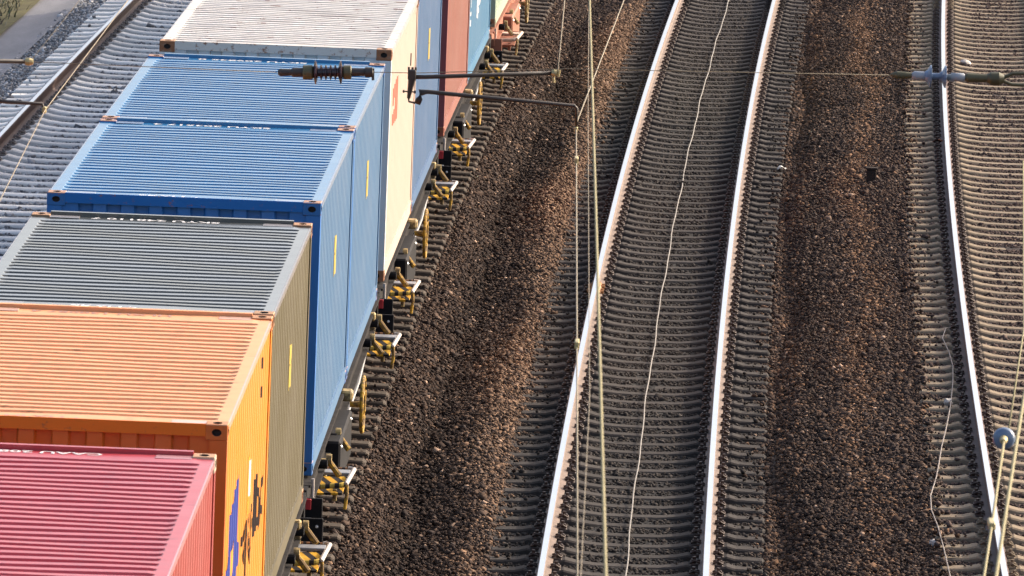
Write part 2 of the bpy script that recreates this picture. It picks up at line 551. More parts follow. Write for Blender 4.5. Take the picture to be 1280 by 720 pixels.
# ------------------------------------------------------------------ sleepers and rails
def sleeper_mesh():
    m = MB()
    st = [(-1.3, -0.03, 0.105), (-1.27, -0.008, 0.112), (-1.02, 0.0, 0.112), (-0.94, 0.02, 0.112), (-0.88, 0.002, 0.112), (-0.63, 0.002, 0.112), (-0.57, 0.02, 0.112), (-0.47, -0.004, 0.105),
          (-0.3, -0.022, 0.1), (0, -0.028, 0.1)]
    st = st + [(-a, b, c) for a, b, c in st[-2::-1]]
    v, f = [], []
    for x, zt, w in st:
        v += [(x, -0.15, -0.21), (x, -w, zt - 0.015), (x, -w + 0.018, zt), (x, w - 0.018, zt), (x, w, zt - 0.015), (x, 0.15, -0.21)]
    for i in range(len(st) - 1):
        for k in range(5):
            f.append((i * 6 + k, i * 6 + k + 1, (i + 1) * 6 + k + 1, (i + 1) * 6 + k))
    f.append((5, 4, 3, 2, 1, 0)); b = (len(st) - 1) * 6
    f.append(tuple(b + k for k in range(6)))
    f = [tuple(reversed(q)) for q in f]
    return m.add(v, f)

def clip_mesh(s, sides=(-1, 1)):
    """spring clip, bolt and guide plate beside the rail foot"""
    m = MB()
    for e in sides:
        x = s * 0.752 + e * 0.115
        m.cbox(x - 0.04, x + 0.04, -0.07, 0.07, -0.004, 0.022, 0.008)
        a = s * 0.752 + e * 0.06
        b = s * 0.752 + e * 0.15
        m.tube([(a, -0.055, 0.036), (x, -0.06, 0.055), (b, -0.045, 0.03), (b, -0.012, 0.04), (a + e * 0.012, 0.0, 0.05), (b, 0.012, 0.04), (b, 0.045, 0.03), (x, 0.06, 0.055), (a, 0.055, 0.036)], 0.011, 6)
        m.tube([(x, 0, 0.0), (x, 0, 0.085)], 0.019, 6)
        m.tube([(x, 0, 0.052), (x, 0, 0.06)], 0.032, 8)
    return m

sl_proto = {}
def sleeper_row(dist, zrail, ph, y_from, y_to, y_rest, mat, label, group, clips, clipmat):
    proto, cproto = None, []
    k0 = math.ceil((y_from - ph) / 0.6)
    k1 = math.floor((y_to - ph) / 0.6)
    k2 = math.floor((y_rest - ph) / 0.6)
    for k in range(k0, k1 + 1):
        Y = ph + 0.6 * k + random.gauss(0, 0.006)
        loc = P(dist, Y, zrail - 0.183 + random.gauss(0, 0.003))
        if proto is None:
            proto = sleeper_mesh().build('sleeper', mat)
            o = proto
            for s in clips:
                for e in (-1, 1): cproto.append(clip_mesh(s, (e,)).build('rail_fastening', clipmat, o))
        else:
            o = proto.copy()
            COL.objects.link(o)
            for c in cproto:
                d = c.copy(); COL.objects.link(d); d.parent = o
        o.location = loc
        o.rotation_euler = (0, 0, -heading(Y) + random.gauss(0, 0.003))
        tag(o, label, 'sleeper', group)
    rest = MB()
    for k in list(range(k0 - 8, k0)) + list(range(k1 + 1, k2 + 1)):
        Y = ph + 0.6 * k
        x, y, z = P(dist, Y, zrail - 0.183)
        h = -heading(Y)
        ch, sh = math.cos(h), math.sin(h)
        for src in [sleeper_mesh()] + [clip_mesh(s) for s in clips]:
            rest.add([(x + a * ch - b * sh, y + a * sh + b * ch, z + c) for a, b, c in src.v], src.f)
    return rest

r1 = sleeper_row(0.0, 0.0, PH_MID, 75.2, 132.0, 150, SL_MID, 'dark oily concrete sleeper across the middle track', 'sleepers of the middle track', (-1, 1), CLIP_DARK)
r2 = sleeper_row(D_RIGHT, Z_RIGHT, PH_RIGHT, 78.3, 129.0, 150, SL_RIGHT, 'khaki concrete sleeper across the right-hand track', 'sleepers of the right track', (-1, 1), CLIP_DARK)
r3 = sleeper_row(D_TRAIN, 0.0, PH_TRAIN, 78.0, 116.0, 150, SL_TRAIN, 'brown concrete sleeper under the container train, its end showing beside the wagons', 'sleepers under the train', (1,), CLIP_DARK)
r4 = sleeper_row(D_LEFT, Z_LEFT, PH_LEFT, 94.0, 131.0, 150, SL_LEFT, 'pale grey concrete sleeper across the track left of the train', 'sleepers of the left track', (-1, 1), CLIP_PALE)
for r, mt, nm in ((r1, SL_MID, 'the middle track'), (r2, SL_RIGHT, 'the right-hand track'), (r3, SL_TRAIN, 'the train'), (r4, SL_LEFT, 'the left track')):
    tag(r.build('sleepers', mt), 'remaining concrete sleepers of ' + nm + ' at the edges of the view', 'sleepers', None, 'stuff')

RAILP = [(-0.075, -0.172), (-0.075, -0.160), (-0.02, -0.142), (-0.009, -0.125), (-0.009, -0.06), (-0.033, -0.042), (-0.036, -0.014), (-0.034, -0.005), (-0.026, 0.0),
         (0.026, 0.0), (0.034, -0.005), (0.036, -0.014), (0.033, -0.042), (0.009, -0.06), (0.009, -0.125), (0.02, -0.142), (0.075, -0.160), (0.075, -0.172)]
def rail(dist, z, side, label, joint=None):
    m = MB()
    n = len(RAILP)
    Y0s = np.arange(30, 175.1, 1.0)
    for Y in Y0s:
        m.v += [P(dist + side + a, Y, z + b) for a, b in RAILP]
    for i in range(len(Y0s) - 1):
        for k in range(n):
            q = (i * n + k, i * n + (k + 1) % n, (i + 1) * n + (k + 1) % n, (i + 1) * n + k)
            m.f.append(q)
            m.m.append(1 if k == 8 else 0)
    m.f.append(tuple(range(n))); m.m.append(0)
    m.f.append(tuple(range((len(Y0s) - 1) * n, len(Y0s) * n))[::-1]); m.m.append(0)
    m.f = [tuple(reversed(q)) for q in m.f]
    o = m.build('rail', [RAIL_SIDE_DARK if dist > 3 or dist < -7 else RAIL_SIDE, RAIL_TOP])
    tag(o, label, 'rail', 'rails of the four tracks')
    if joint:
        j = MB()
        for e in (-1, 1):
            pts = []
            for Y in np.linspace(joint - 0.4, joint + 0.4, 5):
                pts.append(P(dist + side + e * 0.032, Y, z - 0.088))
            j.tube(pts, 0.03, 6)
            for q in (-0.3, -0.15, 0.15, 0.3):
                a, b = P(dist + side + e * 0.05, joint + q, z - 0.088), P(dist + side + e * 0.095, joint + q, z - 0.088)
                j.tube([a, b], 0.022, 6)
        j.build('fishplate', mat_plain('orange rust', (0.36, 0.17, 0.06), 0.7, 0, 0.4, 25), o)
    return o

G = 0.752
rail(0.0, 0.0, -G, 'left rail of the middle track, with a rusty joint half way along', joint=96.9)
rail(0.0, 0.0, G, 'right rail of the middle track, bright on top')
rail(D_RIGHT, Z_RIGHT, -G, 'left rail of the right-hand track, curving down the right of the photo')
rail(D_RIGHT, Z_RIGHT, G, 'right rail of the right-hand track, at the right edge of the view')
rail(D_TRAIN, 0.0, -G, 'left rail under the container train')
rail(D_TRAIN, 0.0, G, 'right rail under the container train')
rail(D_LEFT, Z_LEFT, -G, 'left rail of the pale track beyond the train, dark sided with a bright top')
rail(D_LEFT, Z_LEFT, G, 'right rail of the pale track, close behind the containers')

# ------------------------------------------------------------------ containers
CL, CW = 6.058, 2.438
HX = CW / 2
def corr(y0, y1, pitch, a, s, b, depth, first_out=True):
    """corrugation breakpoints [(y, d)], d = 0 outer, depth = recessed"""
    n = int((y1 - y0 - a) / pitch)
    pad = (y1 - y0 - (n * pitch + a)) / 2
    pts = [(y0, 0.0)]
    y = y0 + pad
    for i in range(n):
        pts += [(y + a, 0.0), (y + a + s, depth), (y + a + s + b, depth), (y + pitch, 0.0)]
        y += pitch
    pts.append((y1, 0.0))
    return pts
SIDE_PTS = corr(0.14, CL - 0.14, 0.278, 0.072, 0.068, 0.070, 0.036)
END_PTS = corr(-HX + 0.13, HX - 0.13, 0.25, 0.11, 0.018, 0.104, 0.045)
SY = np.array([a for a, b in SIDE_PTS]); SD = np.array([b for a, b in SIDE_PTS])
def side_x(y): return HX - 0.012 - float(np.interp(y, SY, SD))

def roof_mesh():
    m = MB()
    ys = [0.02, 0.30]
    zs = [0.0, 0.0]
    y = 0.30
    n = int((CL - 0.60) / 0.209)
    pad = ((CL - 0.60) - n * 0.209) / 2
    y += pad
    for i in range(n):
        ys += [y + 0.006, y + 0.024, y + 0.104, y + 0.124, y + 0.203]
        zs += [0.0, -1.0, -1.0, 0.0, 0.0]
        y += 0.209
    ys += [CL - 0.30, CL - 0.02]; zs += [0.0, 0.0]
    xs = [-1.205, -1.125, -1.075] + list(np.linspace(-0.95, 0.95, 11)) + [1.075, 1.125, 1.205]
    nx = len(xs)
    for j, yy in enumerate(ys):
        for i, xx in enumerate(xs):
            k = 0.0 if abs(xx) > 1.1 else 1.0
            dent = 0.006 * math.sin(xx * 2.3 + yy * 1.9) * math.sin(yy * 3.1 + 1 + xx) if k else 0
            m.v.append((xx, yy, CH - 0.012 + zs[j] * 0.026 * k + dent))
    for j in range(len(ys) - 1):
        for i in range(nx - 1):
            m.f.append((j * nx + i, j * nx + i + 1, (j + 1) * nx + i + 1, (j + 1) * nx + i)); m.m.append(0)
    return m

def side_mesh(s, z0=0.16, z1=CH - 0.06):
    m = MB()
    zs = [z0, z0 + 0.05, z1 - 0.05, z1]
    for y, d in SIDE_PTS:
        for k, z in enumerate(zs):
            m.v.append((s * (HX - 0.012 - d), y, z))
    n = len(zs)
    for i in range(len(SIDE_PTS) - 1):
        for k in range(n - 1):
            q = (i * n + k, (i + 1) * n + k, (i + 1) * n + k + 1, i * n + k + 1)
            m.f.append(q if s > 0 else q[::-1]); m.m.append(0)
    return m

def end_mesh():
    m = MB()
    for x, d in END_PTS:
        m.v += [(x, 0.02 + d, 0.14), (x, 0.02 + d, CH - 0.08)]
    for i in range(len(END_PTS) - 1):
        m.f.append((2 * i, 2 * i + 2, 2 * i + 3, 2 * i + 1)); m.m.append(0)
    return m

def casting_mesh(sx, ey, ez):
    """corner casting, oval holes in its end, side and top faces"""
    m = MB()
    wx, wy, wz = 0.162, 0.178, 0.118
    x0 = HX - wx if sx > 0 else -HX - 0.002
    x1 = HX + 0.002 if sx > 0 else -HX + wx
    y0 = -0.002 if ey < 0 else CL - wy
    y1 = wy if ey < 0 else CL + 0.002
    z0 = CH - wz + 0.004 if ez > 0 else 0.0
    z1 = CH + 0.004 if ez > 0 else wz
    bm = bmesh.new()
    bmesh.ops.create_cube(bm, size=1)
    for v in bm.verts:
        v.co = (x0 if v.co.x < 0 else x1, y0 if v.co.y < 0 else y1, z0 if v.co.z < 0 else z1)
    bmesh.ops.bevel(bm, geom=bm.edges[:], offset=0.006, segments=1, affect='EDGES')
    bm.normal_update()
    hole = [f for f in bm.faces if f.calc_area() > 0.008 and (f.normal.z > 0.9 * ez and ez > 0 or f.normal.x * sx > 0.9 or f.normal.y * ey > 0.9)]
    tops = [f for f in bm.faces if f.normal.z > 0.6]
    for f in tops: f.material_index = 1
    for f in hole:
        tp = f.material_index
        c = f.calc_center_median()
        nrm = f.normal.copy()
        vs = [v.co.copy() for v in f.verts]
        u = (vs[1] - vs[0]); L1 = u.length; u.normalize()
        w = nrm.cross(u)
        L2 = (vs[2] - vs[1]).length
        if L1 > L2: ra, rb = min(L1 * 0.33, 0.06), min(L2 * 0.30, 0.036)
        else: ra, rb = min(L1 * 0.30, 0.036), min(L2 * 0.33, 0.06)
        if abs(nrm.y) > 0.9: ra, rb = 0.027, 0.036
        N = 16
        outer = []
        ov = list(f.verts)
        bm.faces.remove(f)
        ring = [bm.verts.new(c + u * ra * math.cos(2 * math.pi * k / N) + w * rb * math.sin(2 * math.pi * k / N)) for k in range(N)]
        deep = [bm.verts.new(v.co - nrm * 0.045) for v in ring]
        # corners sit at angles 225,315,45,135 deg: attach each to a quarter of the ring
        def ang(v):
            d = v.co - c
            return math.atan2(d.dot(w) / max(rb, 1e-6) * rb, d.dot(u)) % (2 * math.pi)
        ov.sort(key=ang)
        q = [(k * N) // 4 for k in range(4)]
        for k in range(4):
            a, b = ov[k], ov[(k + 1) % 4]
            s0 = int(round(N / 8 + k * N / 4)); s1 = s0 + N // 4
            seg = [ring[i % N] for i in range(s0, s1 + 1)]
            fc = bm.faces.new([a, b] + seg[::-1]); fc.material_index = tp
        for k in range(N):
            fc = bm.faces.new([ring[k], ring[(k + 1) % N], deep[(k + 1) % N], deep[k]]); fc.material_index = 2
        fc = bm.faces.new(deep); fc.material_index = 2
    bmesh.ops.recalc_face_normals(bm, faces=bm.faces[:])
    bm.verts.index_update()
    for v in bm.verts: m.v.append(tuple(v.co))
    for f in bm.faces:
        m.f.append(tuple(v.index for v in f.verts)); m.m.append(f.material_index)
    bm.free()
    return m

def text_geom(body, height, bold=0.0, width=None):
    cu = bpy.data.curves.new('lettering', 'FONT')
    cu.body = body
    cu.size = height / 0.72
    cu.offset = bold
    cu.resolution_u = 3
    ob = bpy.data.objects.new('lettering', cu)
    COL.objects.link(ob)
    dg = bpy.context.evaluated_depsgraph_get()
    dg.update()
    me = bpy.data.meshes.new_from_object(ob.evaluated_get(dg))
    v = [tuple(p.co) for p in me.vertices]
    f = [tuple(p.vertices) for p in me.polygons]
    bpy.data.objects.remove(ob)
    bpy.data.curves.remove(cu)
    bpy.data.meshes.remove(me)
    x0 = min(p[0] for p in v); x1 = max(p[0] for p in v)
    k = (width / (x1 - x0)) if width else 1.0
    return [((p[0] - x0) * k, p[1]) for p in v], f

def side_decal(name, verts, faces, mat, parent, lift=0.004, inset=None):
    """flat shape given as (y, z) laid on the right-hand corrugated side, following every fold"""
    bm = bmesh.new()
    vs = [bm.verts.new((0, y, z)) for y, z in verts]
    for f in faces:
        try: bm.faces.new([vs[i] for i in f])
        except ValueError: pass
    ymin, ymax = min(y for y, z in verts), max(y for y, z in verts)
    for y, d in SIDE_PTS:
        if ymin < y < ymax:
            bmesh.ops.bisect_plane(bm, geom=bm.verts[:] + bm.edges[:] + bm.faces[:], plane_co=(0, y, 0), plane_no=(0, 1, 0), dist=1e-5)
    for v in bm.verts:
        v.co.x = side_x(v.co.y) + lift
    bm.normal_update()
    for f in bm.faces:
        if f.normal.x < 0: f.normal_flip()
    me = bpy.data.meshes.new(name)
    bm.to_mesh(me); bm.free()
    me.materials.append(mat)
    o = bpy.data.objects.new(name, me)
    COL.objects.link(o); o.parent = parent
    return o

def rect(y0, y1, z0, z1): return [(y0, z0), (y1, z0), (y1, z1), (y0, z1)], [(0, 1, 2, 3)]

PROTO = {}
def part(key, name, maker, mats, parent):
    if key not in PROTO:
        o = maker().build(name, mats, parent)
        PROTO[key] = o
        return o
    src = PROTO[key]
    o = src.copy()
    COL.objects.link(o)
    o.name = name
    o.parent = parent
    for i, m in enumerate(mats):
        o.material_slots[i].link = 'OBJECT'
        o.material_slots[i].material = m
    return o

HOLE = mat_plain('casting inside', (0.05, 0.038, 0.033), 0.9)
LETTER_WHITE = mat_plain('white lettering', (0.66, 0.64, 0.62), 0.5, 0, 0.08)
STICKER_Y = mat_plain('yellow sticker', (0.52, 0.38, 0.06), 0.5, 0, 0.1)
STEEL = mat_worn('galvanised lock bar', (0.4, 0.4, 0.4), 0.3)
GASKET = mat_plain('door gasket', (0.03, 0.03, 0.03), 0.8)

def header_near():
    m = MB()
    m.box(-HX + 0.16, HX - 0.16, 0.0, 0.075, CH - 0.085, CH - 0.006)
    m.box(-HX + 0.16, HX - 0.16, 0.001, 0.02, CH - 0.006, CH + 0.006)
    return m
def header_far():
    m = MB()
    m.box(-HX + 0.16, HX - 0.16, CL - 0.06, CL, CH - 0.12, CH + 0.022)
    return m
def toprail(s):
    m = MB()
    a, b = sorted((s * (HX - 0.066), s * HX))
    m.box(a, b, 0.17, CL - 0.17, CH - 0.065, CH - 0.0145)
    return m
def botrail(s):
    m = MB()
    a, b = sorted((s * (HX - 0.05), s * (HX - 0.001)))
    m.box(a, b, 0.17, CL - 0.17, 0.02, 0.165)
    a, b = sorted((s * (HX - 0.12), s * (HX - 0.05)))
    m.box(a, b, 0.17, CL - 0.17, 0.02, 0.03)
    return m
def post(sx, ey):
    m = MB()
    a, b = sorted((sx * (HX - 0.13), sx * (HX - 0.001)))
    y0, y1 = (0.001, 0.145) if ey < 0 else (CL - 0.145, CL - 0.001)
    m.box(a, b, y0, y1, 0.118, CH - 0.114)
    return m
def door(s):
    m = MB()
    a, b = sorted((s * 0.004, s * (HX - 0.135)))
    m.box(a, b, CL - 0.05, CL - 0.015, 0.14, CH - 0.13)
    return m
def lockbar(x):
    m = MB()
    m.tube([(x, CL + 0.006, 0.1), (x, CL + 0.006, CH - 0.09)], 0.017, 8)
    m.tube([(x, CL + 0.012, 1.05), (x + 0.3, CL + 0.012, 1.02)], 0.012, 6)
    for z in (0.14, 0.6, 1.6, CH - 0.14): m.box(x - 0.04, x + 0.04, CL - 0.012, CL + 0.006, z - 0.04, z + 0.04)
    return m
def gusset(s, e):
    m = MB()
    a, b = sorted((s * 0.80, s * (HX - 0.165)))
    y0, y1 = (0.085, 0.24) if e < 0 else (CL - 0.24, CL - 0.085)
    m.box(a, b, y0, y1, CH - 0.0118, CH - 0.006)
    return m
def floorm():
    m = MB()
    m.box(-HX + 0.051, HX - 0.051, 0.05, CL - 0.05, 0.05, 0.14)
    return m

def container(label, y0, side, roof, roofc, rust=0.0, casting=None, worn=0.5, dust=0.3, rear_dust=None, code=None, code_col=None, front_code=True, sticker=True, dz=0.0, side_rust=0.0, end_mat=None, streak=0.25, rail_col=None, rough=0.2, coat=0.25, wagoncol=None):
    ym = y0 + CL / 2
    h = heading(ym)
    c = P(D_TRAIN, ym, Z_FLOOR + dz)
    # origin at the near end, on the floor line
    loc = (c[0] - math.sin(h) * CL / 2, c[1] - math.cos(h) * CL / 2, c[2])
    root = empty('shipping_container', loc, -h)
    tag(root, label, 'container', 'containers on the train')
    ms = mat_side('container side paint', side, side_rust, streak)
    mr = mat_roof('container roof paint', roofc, dust, rust, rough, coat)
    mf = mat_worn('container frame paint', rail_col or side, 0.12 + 0.5 * side_rust)
    mflat = mat_roof('container roof rail paint', lerp(roofc, (0.46, 0.42, 0.42), 0.42), 0.3, rust, 0.35, 0.4)
    mc = mat_worn('corner casting paint', casting or mul(side, 0.8), worn)
    mct = mat_worn('corner casting top', casting or mul(side, 0.8), 0.95, (0.40, 0.22, 0.12))
    me_ = mat_side('container end paint', end_mat or side, side_rust * 1.3, streak)
    part('roof', 'roof_panel', roof_mesh, [mr], root)
    for s in (-1, 1):
        part(('side', s), 'side_panel', lambda: side_mesh(s), [ms], root)
        part(('tr', s), 'top_rail', lambda: toprail(s), [mflat], root)
        part(('br', s), 'bottom_rail', lambda: botrail(s), [ms], root)
        d = part(('door', s), 'door', lambda: door(s), [me_], root)
        for q in (0.28, 0.85): part(('lock', s, q), 'lock_bar', lambda: lockbar(s * q), [STEEL], d)
        for e in (-1, 1):
            part(('post', s, e), 'corner_post', lambda: post(s, e), [me_ if e < 0 else ms], root)
            part(('gus', s, e), 'gusset_plate', lambda: gusset(s, e), [mflat], root)
            for z in (-1, 1): part(('cast', s, e, z), 'corner_casting', lambda: casting_mesh(s, e, z), [mc, mct, HOLE], root)
    part('end', 'front_panel', end_mesh, [me_], root)
    part('hn', 'header', header_near, [mf], root)
    part('hf', 'header', header_far, [mr], root)
    part('floor', 'floor', floorm, [HOLE], root)
    if code:
        lm = mat_plain('roof code paint', code_col, 0.5, 0, 0.1) if code_col else LETTER_WHITE
        for far_end in ((True, False) if front_code else (True,)):
            tv, tf = text_geom(code, 0.10, 0.003, 1.12)
            w = max(x for x, y in tv)
            fx = sorted(min(tv[i][0] for i in q) for q in tf)
            ends = sorted((max(tv[i][0] for i in q), min(tv[i][0] for i in q)) for q in tf)
            cuts, reach = [], 0.0
            for q in sorted(tf, key=lambda q: min(tv[i][0] for i in q)):
                a = min(tv[i][0] for i in q)
                if a - reach > 0.045: cuts.append((a + reach) / 2)
                reach = max(reach, max(tv[i][0] for i in q))
            cuts = [-1.0] + cuts + [9.0]
            for c0, c1 in zip(cuts, cuts[1:]):
                fs = [q for q in tf if c0 < tv[q[0]][0] < c1]
                ids = sorted({i for q in fs for i in q})
                mp_ = {i: k for k, i in enumerate(ids)}
                m = MB()
                if far_end: vv = [(0.42 - tv[i][0], CL - 0.115 - tv[i][1], CH - 0.0095) for i in ids]
                else: vv = [(-0.42 + tv[i][0], 0.115 + tv[i][1], CH - 0.0095) for i in ids]
                m.add(vv, [tuple(mp_[i] for i in q) for q in fs])
                m.build('lettering', lm, root)
    if sticker:
        v, f = rect(3.02, 3.42, 1.40, 1.76)
        st = side_decal('sticker', v, f, STICKER_Y, root)
        v, f = rect(3.42, 3.47, 1.70, 1.80)
        side_decal('sticker', v, f, LETTER_WHITE, root)
        bars = [rect(3.16, 3.20, 1.66, 1.69), rect(3.17, 3.26, 1.58, 1.60), rect(3.3, 3.36, 1.60, 1.63)]
        for a, b in bars: side_decal('mark', a, b, GASKET, st, 0.006)
    return root

G8 = 0.08
YO, YB, YW, YN = 60.718814, 74.372563, 87.970256, 101.820887
yred = 59.31 - CL
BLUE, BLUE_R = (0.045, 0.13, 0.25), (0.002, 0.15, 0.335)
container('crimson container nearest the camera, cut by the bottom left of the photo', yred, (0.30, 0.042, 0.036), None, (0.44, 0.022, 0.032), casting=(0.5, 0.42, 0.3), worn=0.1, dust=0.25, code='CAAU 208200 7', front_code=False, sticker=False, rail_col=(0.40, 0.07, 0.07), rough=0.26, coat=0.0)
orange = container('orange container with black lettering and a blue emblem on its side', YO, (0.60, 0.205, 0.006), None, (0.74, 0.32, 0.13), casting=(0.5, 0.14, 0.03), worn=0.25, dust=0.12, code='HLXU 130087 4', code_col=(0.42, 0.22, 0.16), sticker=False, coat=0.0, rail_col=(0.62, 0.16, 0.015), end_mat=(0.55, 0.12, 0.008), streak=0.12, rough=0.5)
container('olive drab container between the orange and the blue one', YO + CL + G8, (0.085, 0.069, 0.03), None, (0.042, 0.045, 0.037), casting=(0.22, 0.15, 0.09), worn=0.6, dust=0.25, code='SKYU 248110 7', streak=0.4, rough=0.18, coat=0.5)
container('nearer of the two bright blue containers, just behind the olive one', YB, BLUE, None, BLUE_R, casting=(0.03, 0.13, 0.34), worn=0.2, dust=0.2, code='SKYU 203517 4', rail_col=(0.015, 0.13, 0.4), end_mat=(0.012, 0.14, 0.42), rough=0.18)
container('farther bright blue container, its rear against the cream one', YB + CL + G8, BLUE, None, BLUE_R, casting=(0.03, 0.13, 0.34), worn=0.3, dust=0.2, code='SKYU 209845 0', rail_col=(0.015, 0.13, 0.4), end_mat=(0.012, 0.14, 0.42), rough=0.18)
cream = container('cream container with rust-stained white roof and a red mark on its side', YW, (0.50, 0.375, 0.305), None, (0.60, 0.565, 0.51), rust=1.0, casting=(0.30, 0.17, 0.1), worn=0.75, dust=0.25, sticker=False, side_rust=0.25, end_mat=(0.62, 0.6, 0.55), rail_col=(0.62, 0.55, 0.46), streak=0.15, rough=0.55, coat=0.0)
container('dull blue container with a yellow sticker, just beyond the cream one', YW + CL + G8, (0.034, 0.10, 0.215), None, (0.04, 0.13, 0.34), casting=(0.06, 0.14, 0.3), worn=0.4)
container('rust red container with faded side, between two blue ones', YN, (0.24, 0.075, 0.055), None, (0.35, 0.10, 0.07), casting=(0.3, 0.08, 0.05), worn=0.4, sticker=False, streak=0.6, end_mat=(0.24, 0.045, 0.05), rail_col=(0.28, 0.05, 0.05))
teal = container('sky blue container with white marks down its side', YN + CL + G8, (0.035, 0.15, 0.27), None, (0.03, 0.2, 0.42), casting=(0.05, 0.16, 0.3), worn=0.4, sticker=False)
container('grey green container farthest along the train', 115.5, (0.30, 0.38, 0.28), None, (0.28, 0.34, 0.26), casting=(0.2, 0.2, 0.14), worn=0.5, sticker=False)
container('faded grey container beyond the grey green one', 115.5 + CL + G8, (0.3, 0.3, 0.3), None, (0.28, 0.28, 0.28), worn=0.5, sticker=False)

# orange side: emblem, name, small marks
def local_y(Y, y0): return Y - y0
LB = mat_plain('blue emblem', (0.035, 0.05, 0.24), 0.7, 0, 0.08, 6, 0.1)
LK = mat_plain('dark lettering', (0.02, 0.013, 0.014), 0.8, 0, 0.1, 6, 0.1)
tv, tf = text_geom('Hapag-Lloyd', 0.46, 0.010, 3.1)
side_decal('lettering', [(2.55 + x, 0.94 + y) for x, y in tv], tf, LK, orange)
em = [(0.70, 0.80), (0.72, 1.22), (0.86, 1.36), (0.98, 1.62), (1.30, 1.66), (1.45, 1.72), (1.86, 1.76), (1.94, 1.80), (1.94, 1.30), (2.25, 1.22), (2.25, 1.08), (1.98, 1.02), (1.98, 0.86), (1.70, 0.80)]
side_decal('emblem', em, [tuple(range(len(em)))], LB, orange)
dr = [(1.16, 1.10), (1.26, 1.08), (1.40, 1.18), (1.46, 1.30), (1.48, 1.42), (1.34, 1.34), (1.20, 1.22)]
side_decal('emblem', dr, [tuple(range(len(dr)))], mat_plain('orange ground', (0.78, 0.30, 0.02), 0.5, 0, 0.05), orange, 0.007)
v, f = rect(3.30, 3.50, 1.27, 1.72)
side_decal('sticker', v, f, mat_plain('bright yellow sticker', (0.86, 0.62, 0.02), 0.5), orange)
v, f = rect(3.53, 3.72, 1.38, 1.66)
side_decal('sticker', v, f, LETTER_WHITE, orange)
for y, z in ((4.9, 2.18), (4.9, 1.95), (5.35, 2.2), (5.35, 2.02)):
    v, f = rect(y, y + 0.05, z, z + 0.09)
    side_decal('mark', v, f, LK, orange)

# cream side: red figure and small black marks
RM = mat_plain('red mark', (0.62, 0.10, 0.06), 0.5, 0, 0.2)
fig = [(0.95, 1.93), (0.95, 1.72), (1.2, 1.80), (1.50, 1.82), (1.50, 1.70), (1.02, 1.66), (1.02, 1.54), (1.9, 1.52), (2.05, 1.64), (2.05, 1.98), (1.65, 1.98)]
side_decal('emblem', fig, [tuple(range(len(fig)))], RM, cream)
for z in (1.64, 1.74, 1.84):
    v, f = rect(3.42, 3.52, z, z + 0.05)
    side_decal('mark', v, f, LK, cream)
v, f = rect(4.9, 4.96, 1.78, 1.92)
side_decal('mark', v, f, LK, cream)
# sky blue side: a column of white marks and an emblem of two crossed strokes
vv, ff = [], []
zz = 2.35
for hgt, w, dy in ((0.08, 0.16, 0.05), (0.10, 0.2, 0), (0.26, 0.2, 0.02), (0.05, 0.16, 0), (0.10, 0.16, 0.03), (0.05, 0.16, 0), (0.08, 0.14, 0)):
    a, b = rect(0.46 + dy, 0.46 + dy + w, zz - hgt - 0.6, zz - 0.6)
    side_decal('mark', a, b, LETTER_WHITE, teal)
    zz -= hgt + 0.055
e1 = [(2.2, 0.70), (2.5, 0.60), (2.75, 0.68), (2.62, 0.84), (2.4, 0.86)]
e2 = [(2.6, 0.78), (2.95, 0.74), (3.25, 0.86), (3.1, 0.98), (2.75, 0.98)]
side_decal('emblem', e1, [tuple(range(5))], LETTER_WHITE, teal)
side_decal('emblem', e2, [tuple(range(5))], LETTER_WHITE, teal)

# ------------------------------------------------------------------ wagons
W_SILL = mat_plain('dark wagon paint', (0.022, 0.019, 0.018), 0.85, 0, 0.5, 8, 0.12)
W_DARK = mat_plain('black wagon steel', (0.012, 0.011, 0.012), 0.8, 0, 0.4, 6, 0.15)
W_BAR = mat_plain('bare grey bar', (0.22, 0.22, 0.23), 0.45, 0.2, 0.15)
W_PIPE = mat_plain('pale pipe', (0.42, 0.36, 0.32), 0.45, 0, 0.15)
W_YEL = mat_worn('yellow enamel', (0.46, 0.26, 0.03), 0.55, (0.13, 0.075, 0.03))
W_PALE = mat_worn('pale yellow casting', (0.36, 0.26, 0.11), 0.5, (0.14, 0.09, 0.045))
W_RED = mat_plain('red plate', (0.48, 0.025, 0.03), 0.5, 0, 0.15)
W_HATCH = mat_stripe('yellow black hatching', (0.018, 0.015, 0.015), (0.66, 0.35, 0.03), (1, 0.45, 0), 0.13)
W_BARST = mat_stripe('yellow black bar', (0.03, 0.025, 0.025), (0.60, 0.40, 0.08), (1, 0, 0), 0.085)
W_FARST = mat_stripe('dull banded bar', (0.03, 0.02, 0.02), (0.28, 0.14, 0.07), (1, 0, 0), 0.06)
W_BOLT = mat_plain('zinc bolt', (0.75, 0.74, 0.72), 0.35, 0.5)
W_WHEEL = mat_plain('worn wheel steel', (0.30, 0.28, 0.27), 0.5, 0.5, 0.3)
W_RUST = mat_worn('rusty wagon paint', (0.30, 0.115, 0.07), 0.3, (0.2, 0.09, 0.05))
W_CREAMP = mat_plain('dusty pink pipe', (0.5, 0.36, 0.28), 0.6)

